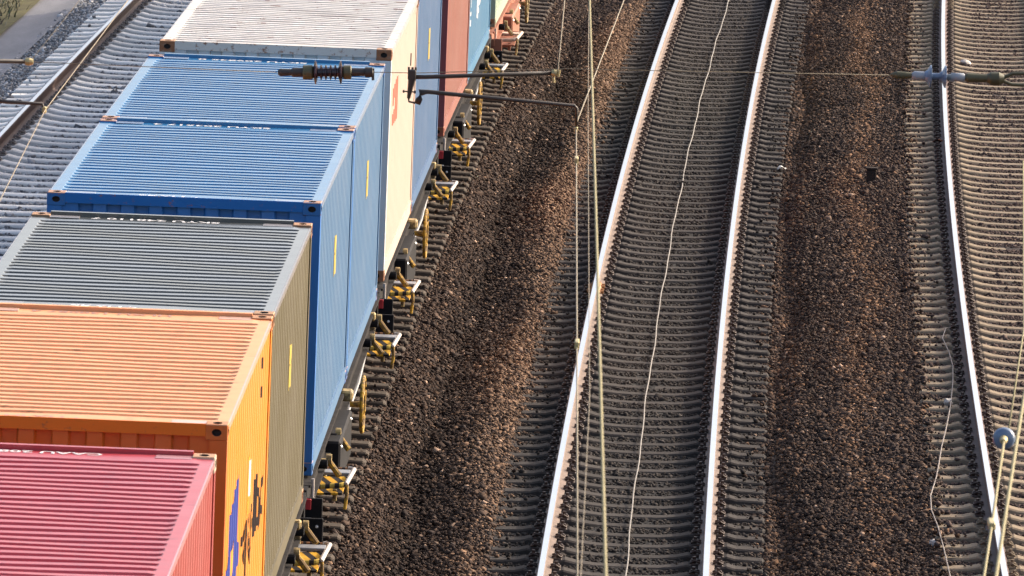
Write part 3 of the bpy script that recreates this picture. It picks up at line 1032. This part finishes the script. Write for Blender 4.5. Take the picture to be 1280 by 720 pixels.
def build_wagon(label, rusty=False):
    root = empty('container_wagon')
    tag(root, label, 'wagon', 'container wagons of the train')
    sill, dark = (W_RUST, W_RUST) if rusty else (W_SILL, W_DARK)
    pipe = W_CREAMP if rusty else W_PIPE
    yel = W_PALE if rusty else W_YEL
    hatch, barst, farst = (W_RUST, W_CREAMP, W_RUST) if rusty else (W_HATCH, W_BARST, W_FARST)
    for s in (-1, 1):
        m = MB()
        a, b = sorted((s * 1.08, s * 1.19)); m.box(a, b, -6.5, 6.5, 0.80, 1.00)
        a, b = sorted((s * 1.06, s * 1.24)); m.box(a, b, -6.5, 6.5, 1.00, 1.025)
        m.box(a, b, -6.5, 6.5, 0.78, 0.80)
        m.build('side_sill', sill, root)
    m = MB()
    m.box(-0.25, 0.25, -6.8, 6.8, 0.7, 1.0)
    for y in np.linspace(-5.6, 5.6, 9): m.box(-1.12, 1.12, y - 0.08, y + 0.08, 0.8, 0.98)
    m.build('underframe', dark, root)
    for e in (-1, 1):
        m = MB(); m.box(-1.22, 1.22, *sorted((e * 6.5, e * 6.78)), 0.78, 1.02)
        m.build('headstock', dark, root)
        for s in (-1, 1):
            m = MB()
            m.lathe([(0, 0.10), (0.16, 0.10), (0.16, 0.22), (0.20, 0.23), (0.225, 0.2), (0.23, 0.0)], (s * 0.875, e * 6.78, 0.93), (s * 0.875, e * 7.2, 0.93))
            m.build('buffer', dark, root)
        # bogie
        bo = MB()
        for s in (-1, 1):
            bo.box(*sorted((s * 0.93, s * 1.06)), e * 4.6 - 1.25, e * 4.6 + 1.25, 0.42, 0.60)
            for q in (-0.9, 0.9): bo.box(*sorted((s * 0.92, s * 1.10)), e * 4.6 + q - 0.17, e * 4.6 + q + 0.17, 0.30, 0.56)
        bo.box(-1.0, 1.0, e * 4.6 - 0.2, e * 4.6 + 0.2, 0.5, 0.72)
        b = bo.build('bogie', dark, root)
        for q in (-0.9, 0.9):
            w = MB()
            y = e * 4.6 + q
            for s in (-1, 1):
                w.lathe([(0, 0.42), (0.03, 0.455), (0.035, 0.42), (0.13, 0.415), (0.135, 0.30)], (s * 0.69, y, 0.43), (s * 1.0, y, 0.43), 28)
            w.tube([(-0.75, y, 0.43), (0.75, y, 0.43)], 0.08, 10)
            w.build('wheelset', W_WHEEL if not rusty else dark, b)
        for s in (-1, 1):
            X = lambda x: s * x
            yc = 5.2 if e > 0 else -4.1
            n_, f_ = yc - 0.46, yc + 0.46
            st = MB()
            st.tube([(X(1.22), n_, 0.715), (X(1.42), n_, 0.735), (X(1.46), n_ + 0.03, 0.745)], 0.025, 8)
            st = st.build('handrail', barst, root)
            fb = MB(); fb.tube([(X(1.20), f_, 0.745), (X(1.43), f_, 0.745)], 0.016, 8); fb.build('far_rail', farst, st)
            ob = MB(); ob.tube([(X(1.46), n_, 0.742), (X(1.495), f_ - 0.06, 0.752), (X(1.46), f_, 0.75), (X(1.44), f_, 0.748)], 0.022, 8); ob.build('end_pipe', pipe, st)
            lg = MB(); lg.tube([(X(1.47), n_, 0.74), (X(1.475), n_ - 0.02, 0.65), (X(1.46), n_ - 0.03, 0.52)], 0.016, 8); lg.build('leg', yel, st)
            gb = MB(); gb.cbox(*sorted((X(1.17), X(1.47))), yc + 0.10, yc + 0.30, 0.735, 0.765, 0.006); gb.build('step_bar', pipe if rusty else W_BAR, st)
            pn = MB()
            a_, b_ = yc + 0.08, yc - 0.44
            pn.add([(X(1.08), a_, 0.705), (X(1.45), a_, 0.715), (X(1.43), b_, 0.64), (X(1.08), b_, 0.63),
                    (X(1.08), a_, 0.725), (X(1.45), a_, 0.735), (X(1.43), b_, 0.66), (X(1.08), b_, 0.65)],
                   [(0, 3, 2, 1), (4, 5, 6, 7), (0, 1, 5, 4), (1, 2, 6, 5), (2, 3, 7, 6), (3, 0, 4, 7)])
            pn.build('step_panel', hatch, st)
            bk = MB(); bk.cbox(*sorted((X(1.12), X(1.24))), yc + 0.32, yc + 0.44, 0.66, 0.84, 0.01); bk.build('bracket', W_PALE if not rusty else W_RUST, st)
            bk = MB(); bk.cbox(*sorted((X(1.34), X(1.38))), yc - 0.38, yc - 0.34, 0.57, 0.68, 0.008); bk.build('bracket', W_PALE if not rusty else W_RUST, st)
            for q in ((-1.1, 0.4) if e > 0 else (-0.05, 1.6)):
                lv = MB()
                lv.tube([(X(1.27), yc + q, 0.90), (X(1.385), yc + q - 0.06, 0.765)], 0.029, 8)
                lv = lv.build('lever', yel, root)
                hd = MB(); hd.lathe([(0, 0.03), (0.0, 0.052), (0.05, 0.052), (0.05, 0.02)], (X(1.255), yc + q, 0.905), (X(1.5), yc + q, 0.905), 14); hd.build('pivot', W_PALE, lv)
                cy = MB(); cy.lathe([(0, 0.045), (0.14, 0.045), (0.145, 0.02)], (X(1.13), yc + q - 0.06, 0.87), (X(1.5), yc + q - 0.06, 0.87), 12); cy.build('cylinder', W_DARK, lv)
    for s in (-1, 1):
        X = lambda x: s * x
        # far end: bolted black plate; near end: black plate with a red square
        pl = MB(); pl.cbox(*sorted((X(1.10), X(1.395))), 6.42, 6.46, 0.60, 0.845, 0.006)
        pl = pl.build('end_plate', W_DARK, root)
        for x, z in ((1.34, 0.775), (1.17, 0.68), (1.34, 0.63)):
            b = MB(); b.lathe([(0, 0.014), (0.012, 0.012), (0.016, 0.0)], (X(x), 6.42, z), (X(x), 6.0, z), 10); b.build('bolt', W_BOLT, pl)
        pl = MB(); pl.cbox(*sorted((X(1.12), X(1.37))), -6.90, -6.86, 0.74, 0.97, 0.006)
        pl = pl.build('end_plate', W_RUST if rusty else W_DARK, root)
        rs = MB(); rs.cbox(*sorted((X(1.17), X(1.27))), -6.925, -6.90, 0.87, 0.965, 0.004); rs.build('red_plate', W_RED if not rusty else W_RUST, pl)
        rs = MB(); rs.cbox(*sorted((X(1.17), X(1.28))), -7.0, -6.91, 0.72, 0.80, 0.006); rs.build('socket', W_BAR if not rusty else W_RUST, pl)
        vp = MB(); vp.tube([(X(1.25), -6.35, 0.86), (X(1.25), -6.35, 1.06)], 0.016, 8); vp.build('stanchion', pipe, root)
        bx = MB(); bx.cbox(*sorted((X(1.02), X(1.33))), -3.0, -0.9, 0.46, 0.90, 0.02); bx = bx.build('equipment_box', dark, root)
        for y, z in ((-2.9, 0.84), (-1.1, 0.84)):
            b = MB(); b.lathe([(0, 0.018), (0.015, 0.0)], (X(1.33), y, z), (X(1.5), y, z), 10); b.build('bolt', W_BOLT, bx)
        lk = MB(); lk.cbox(*sorted((X(1.20), X(1.32))), -0.72, -0.52, 0.95, 1.05, 0.02); lk.build('container_lock', W_PALE, root)
        lk = MB(); lk.cbox(*sorted((X(1.18), X(1.265))), 5.02, 5.14, 0.96, 1.04, 0.015); lk.build('container_lock', W_PALE, root)
        wh = MB()
        N = 32
        wh.tube([(X(1.375), 0.3 + 0.265 * math.cos(2 * math.pi * k / N), 0.78 + 0.265 * math.sin(2 * math.pi * k / N)) for k in range(N + 1)], 0.020, 8, 0, False)
        for k in range(4):
            a = k * math.pi / 2 + 0.4
            wh.tube([(X(1.355), 0.3, 0.78), (X(1.375), 0.3 + 0.26 * math.cos(a), 0.78 + 0.26 * math.sin(a))], 0.012, 6)
        wh.lathe([(0, 0.03), (0.12, 0.03), (0.14, 0.0)], (X(1.25), 0.3, 0.78), (X(1.6), 0.3, 0.78), 10)
        wh.build('handwheel', yel, root)
        pp = MB(); pp.tube([(X(1.17), -6.2, 0.70), (X(1.17), -3.4, 0.68), (X(1.2), -3.2, 0.60), (X(1.2), 3.0, 0.60), (X(1.17), 6.2, 0.70)], 0.018, 6); pp.build('brake_pipe', W_BAR if not rusty else W_RUST, root)
    return root

def children(o): return [c for c in bpy.data.objects if c.parent == o]
def copy_tree(o, parent=None):
    c = o.copy()
    COL.objects.link(c)
    c.parent = parent
    for ch in children(o): copy_tree(ch, c)
    return c
def place_wagon(o, ym):
    h = heading(ym)
    o.location = P(D_TRAIN, ym, 0)
    o.rotation_euler = (0, 0, -h)
wag = build_wagon('grey container wagon carrying the orange and olive containers')
place_wagon(wag, YO + CL + G8 / 2)
for y, lab in ((YB + CL + G8 / 2, 'grey container wagon carrying the two bright blue containers'), (YW + CL + G8 / 2, 'grey container wagon under the cream and dull blue containers'),
               (YN + CL + G8 / 2, 'grey container wagon under the rust red and sky blue containers'), (yred - G8 / 2, 'grey container wagon under the crimson container at the photo bottom')):
    w = copy_tree(wag)
    w['label'] = lab
    place_wagon(w, y)
rw = build_wagon('rust brown container wagon under the grey green container', True)
place_wagon(rw, 115.5 + CL + G8 / 2)

# ------------------------------------------------------------------ overhead line, in the plane Y = 64
Y0 = 64.0
WIRE_Y = mat_plain('sunlit bronze wire', (0.20, 0.17, 0.075), 0.7, 0.2, 0.1)
WIRE_P = mat_plain('pale copper wire', (0.20, 0.165, 0.11), 0.7, 0.2, 0.1)
WIRE_B = mat_plain('brown wire', (0.2, 0.155, 0.095), 0.6, 0.1, 0.1)
ARM = mat_plain('dark arm tube', (0.045, 0.036, 0.03), 0.5, 0.3, 0.3)
CLAMP = mat_plain('bronze clamp', (0.42, 0.34, 0.16), 0.5, 0.3, 0.3, 20)
PORC = mat_plain('brown porcelain', (0.045, 0.028, 0.032), 0.18, 0, 0.2)
OLIVE = mat_plain('olive cap', (0.085, 0.075, 0.035), 0.5, 0.2, 0.25)
GLASSY = mat_plain('blue grey porcelain', (0.13, 0.18, 0.26), 0.25, 0, 0.15)
WHITE_P = mat_plain('pale insulator tube', (0.26, 0.28, 0.30), 0.4, 0, 0.1)

def wire(pts, r, mat, label, cat='wire', group='overhead line wires'):
    m = MB(); m.tube(pts, r, 8)
    return tag(m.build('contact_wire' if cat == 'contact wire' else 'overhead_wire', mat, smooth=True), label, cat, group)

cw = wire([(2.6, 110, 5.4), (0.895, 74.553, 5.4), (0.444, 64.4, 5.4), (0.41, 49.5, 5.4), (0.38, 38, 5.4)], 0.0052, WIRE_P, 'pale contact wire bending at the end of the lower arm over the middle track', 'contact wire')
for yy in (61.8, 51.8):
    m = MB(); xx = 0.444 + (0.41 - 0.444) * (64.4 - yy) / 14.9
    m.cbox(xx - 0.014, xx + 0.014, yy - 0.08, yy + 0.08, 5.39, 5.44, 0.005); m.build('clamp', CLAMP, cw)
wire([(0.475, 80, 7.1), (0.448, 56.588, 7.1), (0.431, 44.522, 7.1), (0.411, 32.771, 7.1), (0.40, 25, 7.1)], 0.0072, WIRE_Y, 'thick yellow carrier wire running the full height of the photo above the middle track', 'carrier wire')
wire([(0.56, 75, 6.2), (0.476, 57.4, 6.2), (0.45, 50, 6.2), (0.43, 44, 6.2), (0.365, 38.2, 6.2), (0.35, 33, 6.2)], 0.0022, WIRE_B, 'very thin brown wire beside the thick yellow carrier wire', 'stitch wire')
wire([(0.62, 95, 5.85), (0.349, 70.15, 5.82), (0.286, Y0, 5.84)], 0.0045, WIRE_B, 'brown wire rising from the clamp at the end of the upper arm', 'wire')
lw = wire([(-2.3, 100, 5.4), (-3.418, 72.834, 5.4), (-3.606, 63.9, 5.4), (-3.574, 58.18, 5.4), (-3.53, 45, 5.4)], 0.004, WIRE_B, 'pale contact wire crossing the light sleepers left of the containers', 'contact wire')
wire([(-3.0, 95, 5.9), (-3.72, Y0, 5.78)], 0.002, WIRE_B, 'faint brown wire over the grey gravel path at the upper left', 'wire')
wire([(3.8, 63, 5.4), (3.278, 53.476, 5.4), (2.92, 48.7, 5.4)], 0.0055, WIRE_Y, 'yellow wire running away from the blue ball insulator', 'wire')
rwz = wire([(2.885, 48.45, 5.4), (2.654, 45.333, 5.4), (2.521, 43.567, 5.4), (2.2, 39.3, 5.4)], 0.008, WIRE_Y, 'yellow wire below the blue ball insulator at the lower right', 'wire')
m = MB(); m.cbox(2.65 - 0.018, 2.65 + 0.018, 45.2, 45.4, 5.385, 5.425, 0.006); m.build('clamp', CLAMP, rwz)
wire([(4.2, 62, 6.5), (2.66, 42.995, 6.5), (2.514, 41.131, 6.5), (2.184, 36.821, 6.5), (1.8, 31.8, 6.5)], 0.0088, WIRE_Y, 'thick yellow wire passing right of the blue ball insulator', 'carrier wire')

# ball insulator, strung along its wire
ins = empty('insulator', (2.89, 48.566, 5.4))
tag(ins, 'round blue grey insulator at the lower right, seen end on', 'insulator')
d = Vector((2.92 - 2.654, 48.7 - 45.333, 0)).normalized()
def along(t): return tuple(d * t)
m = MB(); m.lathe([(0, 0.02), (0.005, 0.055), (0.03, 0.066), (0.06, 0.05), (0.075, 0.02)], along(-0.03), along(1), 24); m.build('disc', GLASSY, ins, True)
m = MB(); m.lathe([(0, 0.016), (0.07, 0.024), (0.11, 0.024)], along(-0.14), along(1), 14); m.build('end_cap', CLAMP, ins)
m = MB(); m.lathe([(0, 0.02), (0.08, 0.016)], along(0.045), along(1), 14); m.build('end_cap', CLAMP, ins)

# span wire across the tracks
def span(pts, label): return wire(pts, 0.003, WIRE_B, label, 'span wire', 'span wires across the tracks')
span([(-3.7, Y0, 5.76), (-1.85, Y0, 5.75)], 'short span wire left of the dark ribbed insulator')
span([(-1.11, Y0, 5.78), (-0.8, Y0, 5.785), (0.34, Y0, 5.86), (2.98, Y0, 5.91)], 'long thin span wire between the two insulators above the middle track')

def lath(parent, name, prof, x, z, mat, smooth=False):
    m = MB(); m.lathe(prof, (x, 0, z), (x + 1, 0, z), 20); return m.build(name, mat, parent, smooth)
di = empty('insulator', (-1.845, Y0, 5.75))
di.rotation_euler = (0, -0.04, 0)
tag(di, 'dark brown ribbed insulator hanging over the blue container roof', 'insulator')
lath(di, 'clevis', [(0, 0.018), (0.02, 0.03), (0.10, 0.026), (0.12, 0.036), (0.19, 0.034)], 0, 0, ARM)
lath(di, 'end_cap', [(0, 0.05), (0.01, 0.056), (0.07, 0.056), (0.08, 0.045)], 0.19, 0, OLIVE)
lath(di, 'shed', [(0, 0.035), (0.012, 0.09), (0.02, 0.092), (0.036, 0.035), (0.05, 0.034), (0.056, 0.058), (0.064, 0.058), (0.072, 0.034), (0.086, 0.034), (0.092, 0.058), (0.1, 0.058), (0.108, 0.034),
     (0.122, 0.034), (0.128, 0.058), (0.136, 0.058), (0.144, 0.034), (0.158, 0.034), (0.164, 0.058), (0.172, 0.058), (0.18, 0.034), (0.19, 0.036), (0.206, 0.092), (0.214, 0.09), (0.226, 0.035)], 0.27, 0, PORC, False)
lath(di, 'end_cap', [(0, 0.045), (0.008, 0.054), (0.06, 0.054), (0.066, 0.04)], 0.496, 0, OLIVE)
lath(di, 'clevis', [(0, 0.032), (0.10, 0.03), (0.105, 0.04), (0.16, 0.038), (0.17, 0.02)], 0.562, 0, ARM)
m = MB(); m.box(0.715, 0.735, -0.02, 0.02, -0.06, 0.03); m.build('pin', ARM, di)

ri = empty('insulator', (2.82, Y0, 5.91))
ri.rotation_euler = (0, 0.0, 0)
tag(ri, 'pale blue insulator with two discs across the right-hand rail', 'insulator')
lath(ri, 'clevis', [(0, 0.01), (0.05, 0.03), (0.11, 0.028), (0.16, 0.022)], 0, 0, OLIVE)
lath(ri, 'insulator_body', [(0, 0.02), (0.02, 0.035), (0.09, 0.035), (0.1, 0.03)], 0.16, 0, WHITE_P, True)
lath(ri, 'disc', [(0, 0.03), (0.025, 0.05), (0.045, 0.085), (0.055, 0.085), (0.062, 0.03)], 0.255, 0, GLASSY)
lath(ri, 'core', [(0, 0.026), (0.06, 0.026)], 0.317, 0, GLASSY)
lath(ri, 'disc', [(0, 0.03), (0.02, 0.045), (0.04, 0.085), (0.05, 0.085), (0.056, 0.03)], 0.372, 0, GLASSY)
lath(ri, 'insulator_body', [(0, 0.022), (0.03, 0.022), (0.03, 0.033), (0.13, 0.033), (0.14, 0.02)], 0.428, 0, WHITE_P, True)
lath(ri, 'clevis', [(0, 0.02), (0.02, 0.036), (0.17, 0.032), (0.2, 0.05), (0.26, 0.052), (0.3, 0.03)], 0.565, 0, OLIVE)
m = MB(); m.tube([(0.84, 0, 0.0), (0.93, 0, 0.045), (1.6, 0, 0.07)], 0.014, 8); m.tube([(0.84, 0, -0.01), (0.93, 0, -0.04), (1.6, 0, -0.05)], 0.014, 8); m.build('tie_rod', OLIVE, ri)

# registration arms with their bracket
rb = empty('registration_arm', (-0.82, Y0, 5.78))
tag(rb, 'dark forked bracket with two long arms reaching right over the ballast', 'registration arm', 'registration arms')
m = MB()
m.cbox(-0.035, 0.03, -0.03, 0.03, -0.05, 0.03, 0.008)
for x in (-0.028, 0.0, 0.024): m.tube([(x, 0, 0.02), (x, 0, 0.05)], 0.009, 8)
m.tube([(0.0, 0, -0.03), (-0.012, 0, -0.11), (-0.022, 0, -0.19)], 0, 10, 0, True, [0.032, 0.022, 0.014])
m.tube([(-0.022, 0, -0.19), (-0.018, 0, -0.215), (0.03, 0, -0.225)], 0.008, 8)
m.build('bracket', ARM, rb)
m = MB(); m.tube([(-0.07, 0, -0.138), (0.03, 0, -0.14)], 0.006, 6); m.lathe([(0, 0.012), (0.012, 0.012)], (-0.068, 0, -0.138), (1, 0, -0.14), 8); m.lathe([(0, 0.012), (0.012, 0.012)], (0.02, 0, -0.14), (1, 0, -0.14), 8); m.build('pin', ARM, rb)
m = MB(); m.tube([(0.02, 0, -0.025), (0.1, 0, -0.022), (1.06, 0, 0.045)], 0, 10, 0, True, [0.018, 0.0165, 0.0165]); m.build('upper_arm', ARM, rb, True)
m = MB(); m.tube([(0.045, 0, -0.23), (0.06, 0, -0.19), (0.07, 0, -0.14), (0.12, 0, -0.135), (1.245, 0, -0.20), (1.262, 0, -0.22), (1.262, 0, -0.37)], 0, 10, 0, True, [0.026, 0.026, 0.03, 0.017, 0.014, 0.012, 0.010]); m.build('steady_arm', ARM, rb, True)
m = MB(); m.lathe([(0, 0.024), (0.02, 0.03), (0.04, 0.024)], (1.06, 0, 0.045), (2.0, 0, 0.1), 10); m.tube([(1.07, 0, 0.05), (1.08, 0, -0.03)], 0.010, 8); m.tube([(1.115, 0, 0.07), (1.11, 0, 0.02)], 0.012, 8); m.build('wire_clamp', CLAMP, rb)
m = MB(); m.cbox(1.248, 1.276, -0.03, 0.03, -0.40, -0.36, 0.006); m.build('wire_clamp', CLAMP, rb)

lb = empty('registration_arm', (-5.2, Y0, 5.74))
tag(lb, 'dark arms entering the photo at its upper left edge', 'registration arm', 'registration arms')
m = MB(); m.tube([(-0.6, 0, -0.02), (1.47, 0, 0.02)], 0.0165, 10); m.build('upper_arm', ARM, lb, True)
m = MB(); m.lathe([(0, 0.026), (0.03, 0.032), (0.06, 0.02)], (1.43, 0, 0.02), (2.4, 0, 0.02), 10); m.build('wire_clamp', CLAMP, lb)
m = MB(); m.tube([(-0.4, 0, -0.16), (0.3, 0, -0.21), (1.30, 0, -0.295), (1.57, 0, -0.30), (1.585, 0, -0.35)], 0, 10, 0, True, [0.017, 0.017, 0.016, 0.012, 0.01]); m.build('steady_arm', ARM, lb, True)
m = MB(); m.cbox(1.57, 1.6, -0.03, 0.03, -0.37, -0.32, 0.006); m.build('wire_clamp', CLAMP, lb)
m = MB(); m.cbox(-0.64, -0.58, -0.03, 0.03, -0.3, 0.05, 0.01); m.build('bracket', ARM, lb)

# ------------------------------------------------------------------ small things on the ground
def cable(offs, zbase, r, mat, label):
    pts = []
    for o_, Y in offs: pts.append(P(o_, Y, zbase))
    m = MB(); m.tube(pts, r, 6)
    return tag(m.build('cable', mat), label, 'cable')
CABLE = mat_plain('pale cable sheath', (0.22, 0.195, 0.165), 0.6, 0, 0.15)
CABLE_D = mat_plain('dusty grey cable', (0.20, 0.165, 0.14), 0.7, 0, 0.2)
mid_pts = [(0.006 + 0.008 * math.sin(y * 0.83) + 0.004 * math.sin(y * 2.1 + 1), y) for y in np.arange(72, 142, 0.45)]
cable(mid_pts, -0.176, 0.007, CABLE, 'thin pale cable lying along the centre of the middle track')
rc = [(3.36, 92.1), (3.297, 91.901), (3.207, 91.74), (3.16, 90.939), (3.213, 89.865), (3.237, 88.745), (3.216, 87.518), (3.16, 85.731), (3.081, 84.008), (3.021, 82.894), (2.965, 81.547), (2.928, 80.758), (2.854, 79.622),
      (2.846, 78.729), (2.888, 77.774), (2.919, 76.375), (2.941, 75.023), (2.95, 73)]
cable(rc, 0.30, 0.0065, CABLE_D, 'thin grey cable snaking beside the left rail of the right-hand track')

def pebble(off, Y, z, sx, sy, sz, mat, label, cat='stone', name='stone'):
    bm = bmesh.new()
    bmesh.ops.create_icosphere(bm, subdivisions=2, radius=1)
    rr = random.Random(int(Y * 100))
    for v in bm.verts:
        k = 1 + rr.uniform(-0.16, 0.16)
        v.co = (v.co.x * sx * k, v.co.y * sy * k, v.co.z * sz * k)
    me = bpy.data.meshes.new(name); bm.to_mesh(me); bm.free()
    me.materials.append(mat)
    o = bpy.data.objects.new(name, me); COL.objects.link(o)
    o.location = P(off, Y, z); o.rotation_euler = (0.2, 0.15, rr.uniform(0, 3))
    return tag(o, label, cat)
PALE_ST = mat_plain('pale stone', (0.42, 0.38, 0.34), 0.8, 0, 0.15, 12)
TAN_ST = mat_plain('tan stone', (0.42, 0.28, 0.17), 0.8, 0, 0.2, 12)
PAPER = mat_plain('white paper', (0.5, 0.48, 0.45), 0.7, 0, 0.06)
LEAFM = mat_plain('orange brown leaf', (0.42, 0.13, 0.04), 0.7, 0, 0.2)
pebble(3.74, 121.1, 0.27, 0.11, 0.07, 0.045, PALE_ST, 'white stone between the khaki sleepers near the top right')
pebble(3.142, 86.13, 0.275, 0.05, 0.05, 0.05, PALE_ST, 'pale stone beside the snaking grey cable on the right-hand track')
pebble(2.845, 77.0, 0.255, 0.05, 0.05, 0.04, PALE_ST, 'pale stone at the sleeper ends near the bottom right')
pebble(-1.96, 84.5, -0.32, 0.10, 0.06, 0.05, TAN_ST, 'large tan stone in the dark trough between train and middle track')
pebble(-1.845, 83.55, -0.28, 0.075, 0.06, 0.055, TAN_ST, 'smaller brown stone on the windrow between train and middle track')
for off, Y, z, w, l, mat, lab, nm in ((1.272, 110.4, -0.14, 0.025, 0.18, PAPER, 'small white paper scrap at the sleeper ends right of the middle track', 'paper_scrap'),
                                      (3.305, 110.5, 0.285, 0.08, 0.16, LEAFM, 'orange brown leaf beside the left rail of the right-hand track', 'fallen_leaf')):
    m = MB()
    N = 6
    v = []
    for i in range(N + 1):
        t = i / N
        ww = w * math.sin(math.pi * min(max(t, 0.08), 0.92)) ** 0.7
        zz = 0.03 * math.sin(t * 5)
        v += [(-ww, (t - 0.5) * l, zz), (0, (t - 0.5) * l, zz + 0.012), (ww, (t - 0.5) * l, zz)]
    f = []
    for i in range(N):
        for k in range(2): f.append((i * 3 + k, i * 3 + k + 1, (i + 1) * 3 + k + 1, (i + 1) * 3 + k))
    nv = len(v)
    v += [(a, b, c - 0.004) for a, b, c in v]
    f += [tuple(i + nv for i in q)[::-1] for q in f]
    o = m.add(v, f).build(nm, mat)
    o.location = P(off, Y, z); o.rotation_euler = (0.15, 0.2, -0.7 if nm == 'paper_scrap' else 1.1)
    tag(o, lab, 'paper' if nm == 'paper_scrap' else 'leaf')

# short dark marker block standing in the ballast
mp = empty('marker_post', P(2.44, 106.6, 0.02), -heading(106.6))
tag(mp, 'short dark wooden block standing in the ballast left of the right-hand track', 'marker post')
WOOD = mat_plain('dark tarred wood', (0.04, 0.03, 0.025), 0.9, 0, 0.35, 10, 0.1)
m = MB(); m.cbox(-0.065, 0.065, -0.05, 0.05, 0.0, 0.30, 0.012); m.build('post', WOOD, mp)
m = MB(); m.cbox(-0.075, 0.075, -0.06, 0.06, 0.30, 0.33, 0.008); m.build('cap', WOOD, mp)

# rough grass in the upper left corner
def grass():
    n = 9000
    off = RNG.uniform(-13.5, -10.28, n) + 0.12 * np.sin(np.arange(n))
    Y = RNG.uniform(112, 150, n)
    keep = RNG.random(n) < np.clip((-off - 10.2) * 2.2, 0.08, 1)
    off, Y = off[keep], Y[keep]
    n = len(off)
    t = Y - 90.0
    h = C1 + C2 * t + C3 * t * t
    cx = C0 + C1 * t + C2 * t * t / 2 + C3 * t ** 3 / 3
    X = cx + off * np.cos(h); Yw = Y - off * np.sin(h); Z = bed_z(off, Y) + 0.02
    hgt = RNG.uniform(0.05, 0.2, n); w = RNG.uniform(0.006, 0.014, n)
    a = RNG.uniform(0, 2 * np.pi, n)
    lx, ly = RNG.normal(0, 0.08, n), RNG.normal(0, 0.08, n)
    dx, dy = np.cos(a) * w, np.sin(a) * w
    v = np.stack([np.stack([X - dx, Yw - dy, Z], -1), np.stack([X + dx, Yw + dy, Z], -1), np.stack([X + lx * 0.5 + dx * 0.7, Yw + ly * 0.5 + dy * 0.7, Z + hgt * 0.6], -1),
                  np.stack([X + lx * 0.5 - dx * 0.7, Yw + ly * 0.5 - dy * 0.7, Z + hgt * 0.6], -1), np.stack([X + lx * 1.3, Yw + ly * 1.3, Z + hgt], -1)], 1)
    co = v.reshape(-1, 3)
    base = np.arange(n)[:, None] * 5
    tri = np.concatenate([base + [0, 1, 2], base + [0, 2, 3], base + [3, 2, 4]], 0)
    me = bpy.data.meshes.new('grass')
    me.vertices.add(len(co)); me.vertices.foreach_set('co', co.astype(np.float32).ravel())
    me.loops.add(tri.size); me.loops.foreach_set('vertex_index', tri.astype(np.int32).ravel())
    me.polygons.add(len(tri)); me.polygons.foreach_set('loop_start', np.arange(0, tri.size, 3, dtype=np.int32))
    me.update(calc_edges=True)
    c = np.array([0.12, 0.105, 0.055]) * RNG.uniform(0.5, 1.4, (n, 1)) + RNG.uniform(0, 0.05, (n, 3))
    color_attr(me, 'tone', np.repeat(c, 5, axis=0))
    m = NT('grass blades')
    at = m.n('ShaderNodeAttribute'); at.attribute_name = 'tone'
    me.materials.append(m.out(at.outputs['Color'], 0.7, 0, 0.3))
    o = bpy.data.objects.new('grass', me); COL.objects.link(o)
    tag(o, 'rough yellowish grass beyond the grey gravel path', 'grass', None, 'stuff')
grass()
bpy.context.view_layer.update()
